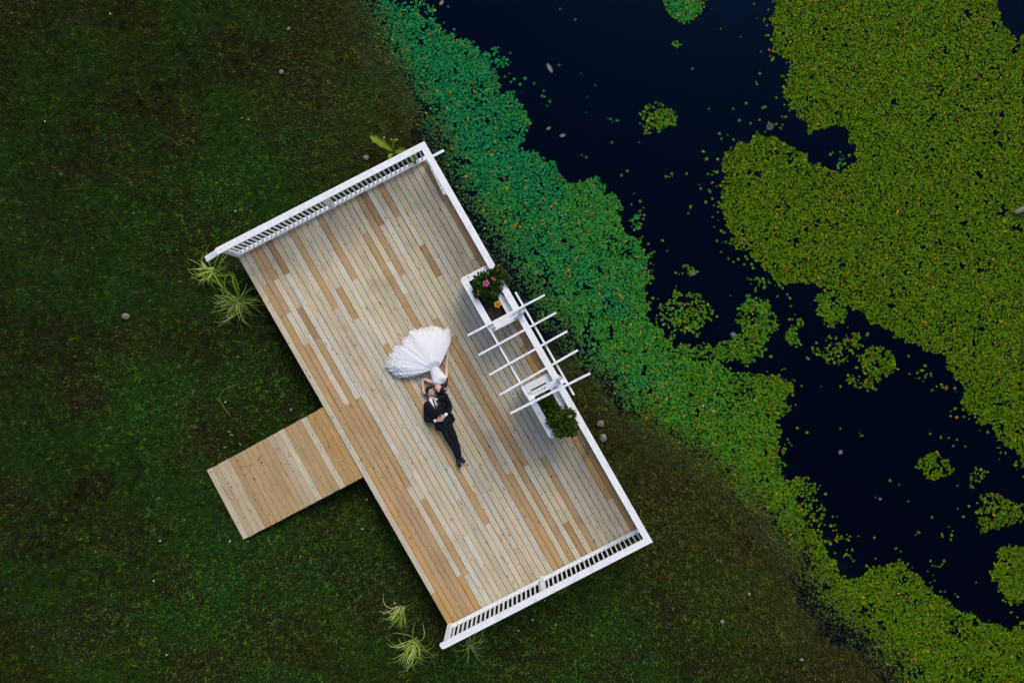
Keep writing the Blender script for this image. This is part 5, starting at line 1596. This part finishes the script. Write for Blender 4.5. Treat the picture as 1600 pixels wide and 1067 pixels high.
# bodice
mb = MB()
mb.loft([(J(679.0, 576.0, .10), 0.110, 0.090), (J(681.3, 582.5, .10), 0.128, 0.096), (J(684.6, 589.5, .10), 0.158, 0.108), (J(687.0, 595.2, .095), 0.172, 0.088)], seg=20)
blob(mb, J(681.8, 595.2, .150), Vector((0.075, 0.02, 0)), Vector((-0.02, 0.066, 0)), Vector((0, 0, 0.058)))
blob(mb, J(692.2, 590.6, .150), Vector((0.075, 0.02, 0)), Vector((-0.02, 0.066, 0)), Vector((0, 0, 0.058)))
bod = remeshed(mb, 'bodice', M['lace'], br, 0.0065, 2)
crease(bod, 0.012, 40, 40, 31)
mb = MB(); q = J(682.1, 586.1, .20); mb.ball((q.x, q.y, .202), 0.008, 0.008, 0.004, seg=8, rings=5); mb.build('button', M['bolt'], br)
# belt of small beads
mb = MB()
for k in range(17):
    t = k / 16; u = 671.9 + (686.2 - 671.9) * t; v = 578.6 + (573.0 - 578.6) * t
    z = 0.10 + 0.092 * math.sin(math.pi * min(0.97, max(0.03, t)))
    q = J(u, v, z); mb.ball((q.x, q.y, z), 0.010, 0.010, 0.009, seg=8, rings=5)
mb.build('beaded_belt', M['lace'], br)
# skirt: a fan from the waist to the outline on the boards
ZO = [(790, 668), (812, 630), (832, 590), (868, 535), (900, 480), (922, 430), (940, 372), (951, 330), (953, 290), (944, 252), (938, 215), (930, 180), (908, 158), (888, 162), (868, 178),
      (850, 192), (828, 178), (800, 163), (770, 152), (740, 146), (712, 142), (690, 142), (664, 150), (640, 162), (610, 172), (572, 168), (530, 176), (484, 184), (440, 200), (402, 212),
      (388, 240), (376, 268), (352, 292), (326, 312), (300, 334), (284, 362), (278, 392), (246, 400), (212, 398), (192, 428), (174, 462), (152, 500), (132, 524), (130, 556), (104, 578),
      (88, 602), (92, 640), (74, 682), (102, 704), (132, 732), (166, 760), (198, 790), (226, 818), (262, 832), (296, 826), (332, 828), (368, 818), (402, 824), (436, 806), (470, 800),
      (504, 772), (540, 750), (572, 736), (604, 724), (638, 724), (672, 716)]
OUT = [(590 + x / 8.207, 490 + y / 8.207) for x, y in ZO]
def resample(line, n):
    L = [0]
    for i in range(1, len(line)): L.append(L[-1] + math.dist(line[i], line[i - 1]))
    out = []
    for k in range(n):
        d = L[-1] * k / (n - 1); i = 0
        while i < len(L) - 2 and L[i + 1] < d: i += 1
        t = (d - L[i]) / (L[i + 1] - L[i] + 1e-9)
        out.append((line[i][0] * (1 - t) + line[i + 1][0] * t, line[i][1] * (1 - t) + line[i + 1][1] * t))
    return np.array(out)
def skirt(name, n_s, n_t, tmax, zlift, edge_noise, sheer, mat, seed, crinkle):
    o = resample(OUT, n_s)
    s = np.linspace(0, 1, n_s)
    w = np.stack([686.3 + (671.8 - 686.3) * s, 573.4 + (578.8 - 573.4) * s], -1)
    t = np.linspace(0, 1, n_t)
    T, S = np.meshgrid(t, s)                       # rows = s
    en = edge_noise * (fbm(s * 90, s * 0, seed, 2) - 0.5)
    reach = (tmax + en)[:, None] * T
    U = w[:, None, 0] * (1 - reach) + o[:, None, 0] * reach
    V = w[:, None, 1] * (1 - reach) + o[:, None, 1] * reach
    # fullness: stands up near the body, settles to the boards at the hem
    n1 = fbm(S * 9 + 3, T * 0.6, seed + 1, 2) - 0.5
    pleat = np.sin((S + 0.05 * n1) * 2 * np.pi * 23) * 0.5 + np.sin((S + 0.03 * n1) * 2 * np.pi * 41 + 2) * 0.28
    H = 0.24 - 0.06 * np.abs(S - 0.4)
    prof = (1 - reach ** 2.2) ** 0.7 if tmax <= 1 else np.clip(1 - reach ** 2.2, 0, 1) ** 0.7
    lead = np.clip(T * 6, 0, 1)
    z = zlift + 0.012 + prof * (H * (0.55 + 0.45 * lead)) * (0.85 + 0.28 * n1)
    z += pleat * 0.0045 * np.sin(np.pi * np.clip(reach, 0, 1) ** 0.8) + 0
    tail = np.clip((S - 0.60) * 5, 0, 1) * np.clip((1 - S) * 9, 0, 1)          # crumpled train, lower left
    rough = fbm(U * 0.55, V * 0.55, seed + 5, 3) - 0.5
    hem = np.clip((reach - 0.70) * 4.5, 0, 1)
    z += crinkle * rough * (hem * 0.9 + tail * np.clip((reach - 0.45) * 3, 0, 1) * 1.2)
    z = np.maximum(z, zlift + 0.004)
    sc = (CAM_H - z) / FPX
    X = (U - 800) * sc; Y = (533.5 - V) * sc
    co = np.stack([X, Y, z], -1).reshape(-1, 3)
    idx = np.arange(n_s * n_t).reshape(n_s, n_t)
    f = np.stack([idx[:-1, :-1], idx[1:, :-1], idx[1:, 1:], idx[:-1, 1:]], -1).reshape(-1, 4)
    mb = MB(); mb.add(co.tolist(), [tuple(q) for q in f.tolist()], True)
    ob = mb.build(name, mat, br)
    at = ob.data.color_attributes.new('tint', 'FLOAT_COLOR', 'POINT')
    sh = np.clip(sheer[0] + (sheer[1] - sheer[0]) * np.clip((reach - sheer[2]) / (1.0 - sheer[2]), 0, 1), 0, 1)
    c = np.ones((n_s * n_t, 4), np.float32); c[:, 0] = sh.reshape(-1)
    at.data.foreach_set('color', c.reshape(-1))
    return ob
skirt('skirt', 260, 60, 0.88, 0.0, 0.05, (0, 0, 0.5), M['satin'], 3, 0.03)
skirt('tulle_layer', 420, 60, 0.955, 0.016, 0.10, (0.0, 0.45, 0.9), M['tulle'], 9, 0.04)
skirt('tulle_layer', 520, 60, 1.0, 0.028, 0.30, (0.0, 0.62, 0.88), M['tulle'], 15, 0.07)
# ruffled lace patches of the train, lower left
mb = MB()
rr = np.random.default_rng(5)
for k in range(110):
    s = rr.uniform(0.60, 0.97); t = rr.uniform(0.62, 1.0) ** 0.7
    i = int(s * (len(OUT) - 1)); ox, oy = OUT[i]
    wx, wy = 686.3 + (671.8 - 686.3) * s, 573.4 + (578.8 - 573.4) * s
    u = wx + (ox - wx) * t + rr.normal(0, 1.0); v = wy + (oy - wy) * t + rr.normal(0, 1.0)
    z = 0.035 + 0.10 * (1 - t) + rr.uniform(0, 0.03); c = P(u, v, z)
    an = rr.uniform(0, 6.28); sz = rr.uniform(0.008, 0.022)
    a_ = Vector((math.cos(an), math.sin(an), rr.normal(0, 0.3))) * sz; b_ = Vector((-math.sin(an), math.cos(an), rr.normal(0, 0.3))) * sz * 0.6
    mb.add([c - a_, c - b_, c + a_, c + b_], [(0, 1, 2, 3)])
lp = mb.build('lace_trim', M['lace'], br); lp['kind'] = 'stuff'
mb = MB()
for (u, v) in ((697.6, 548.0), (698.6, 546.9)):
    q = J(u, v, .085); mb.ball((q.x, q.y, q.z), 0.010, 0.012, 0.008, seg=8, rings=5)
mb.build('red_nails', M['nail'], br)
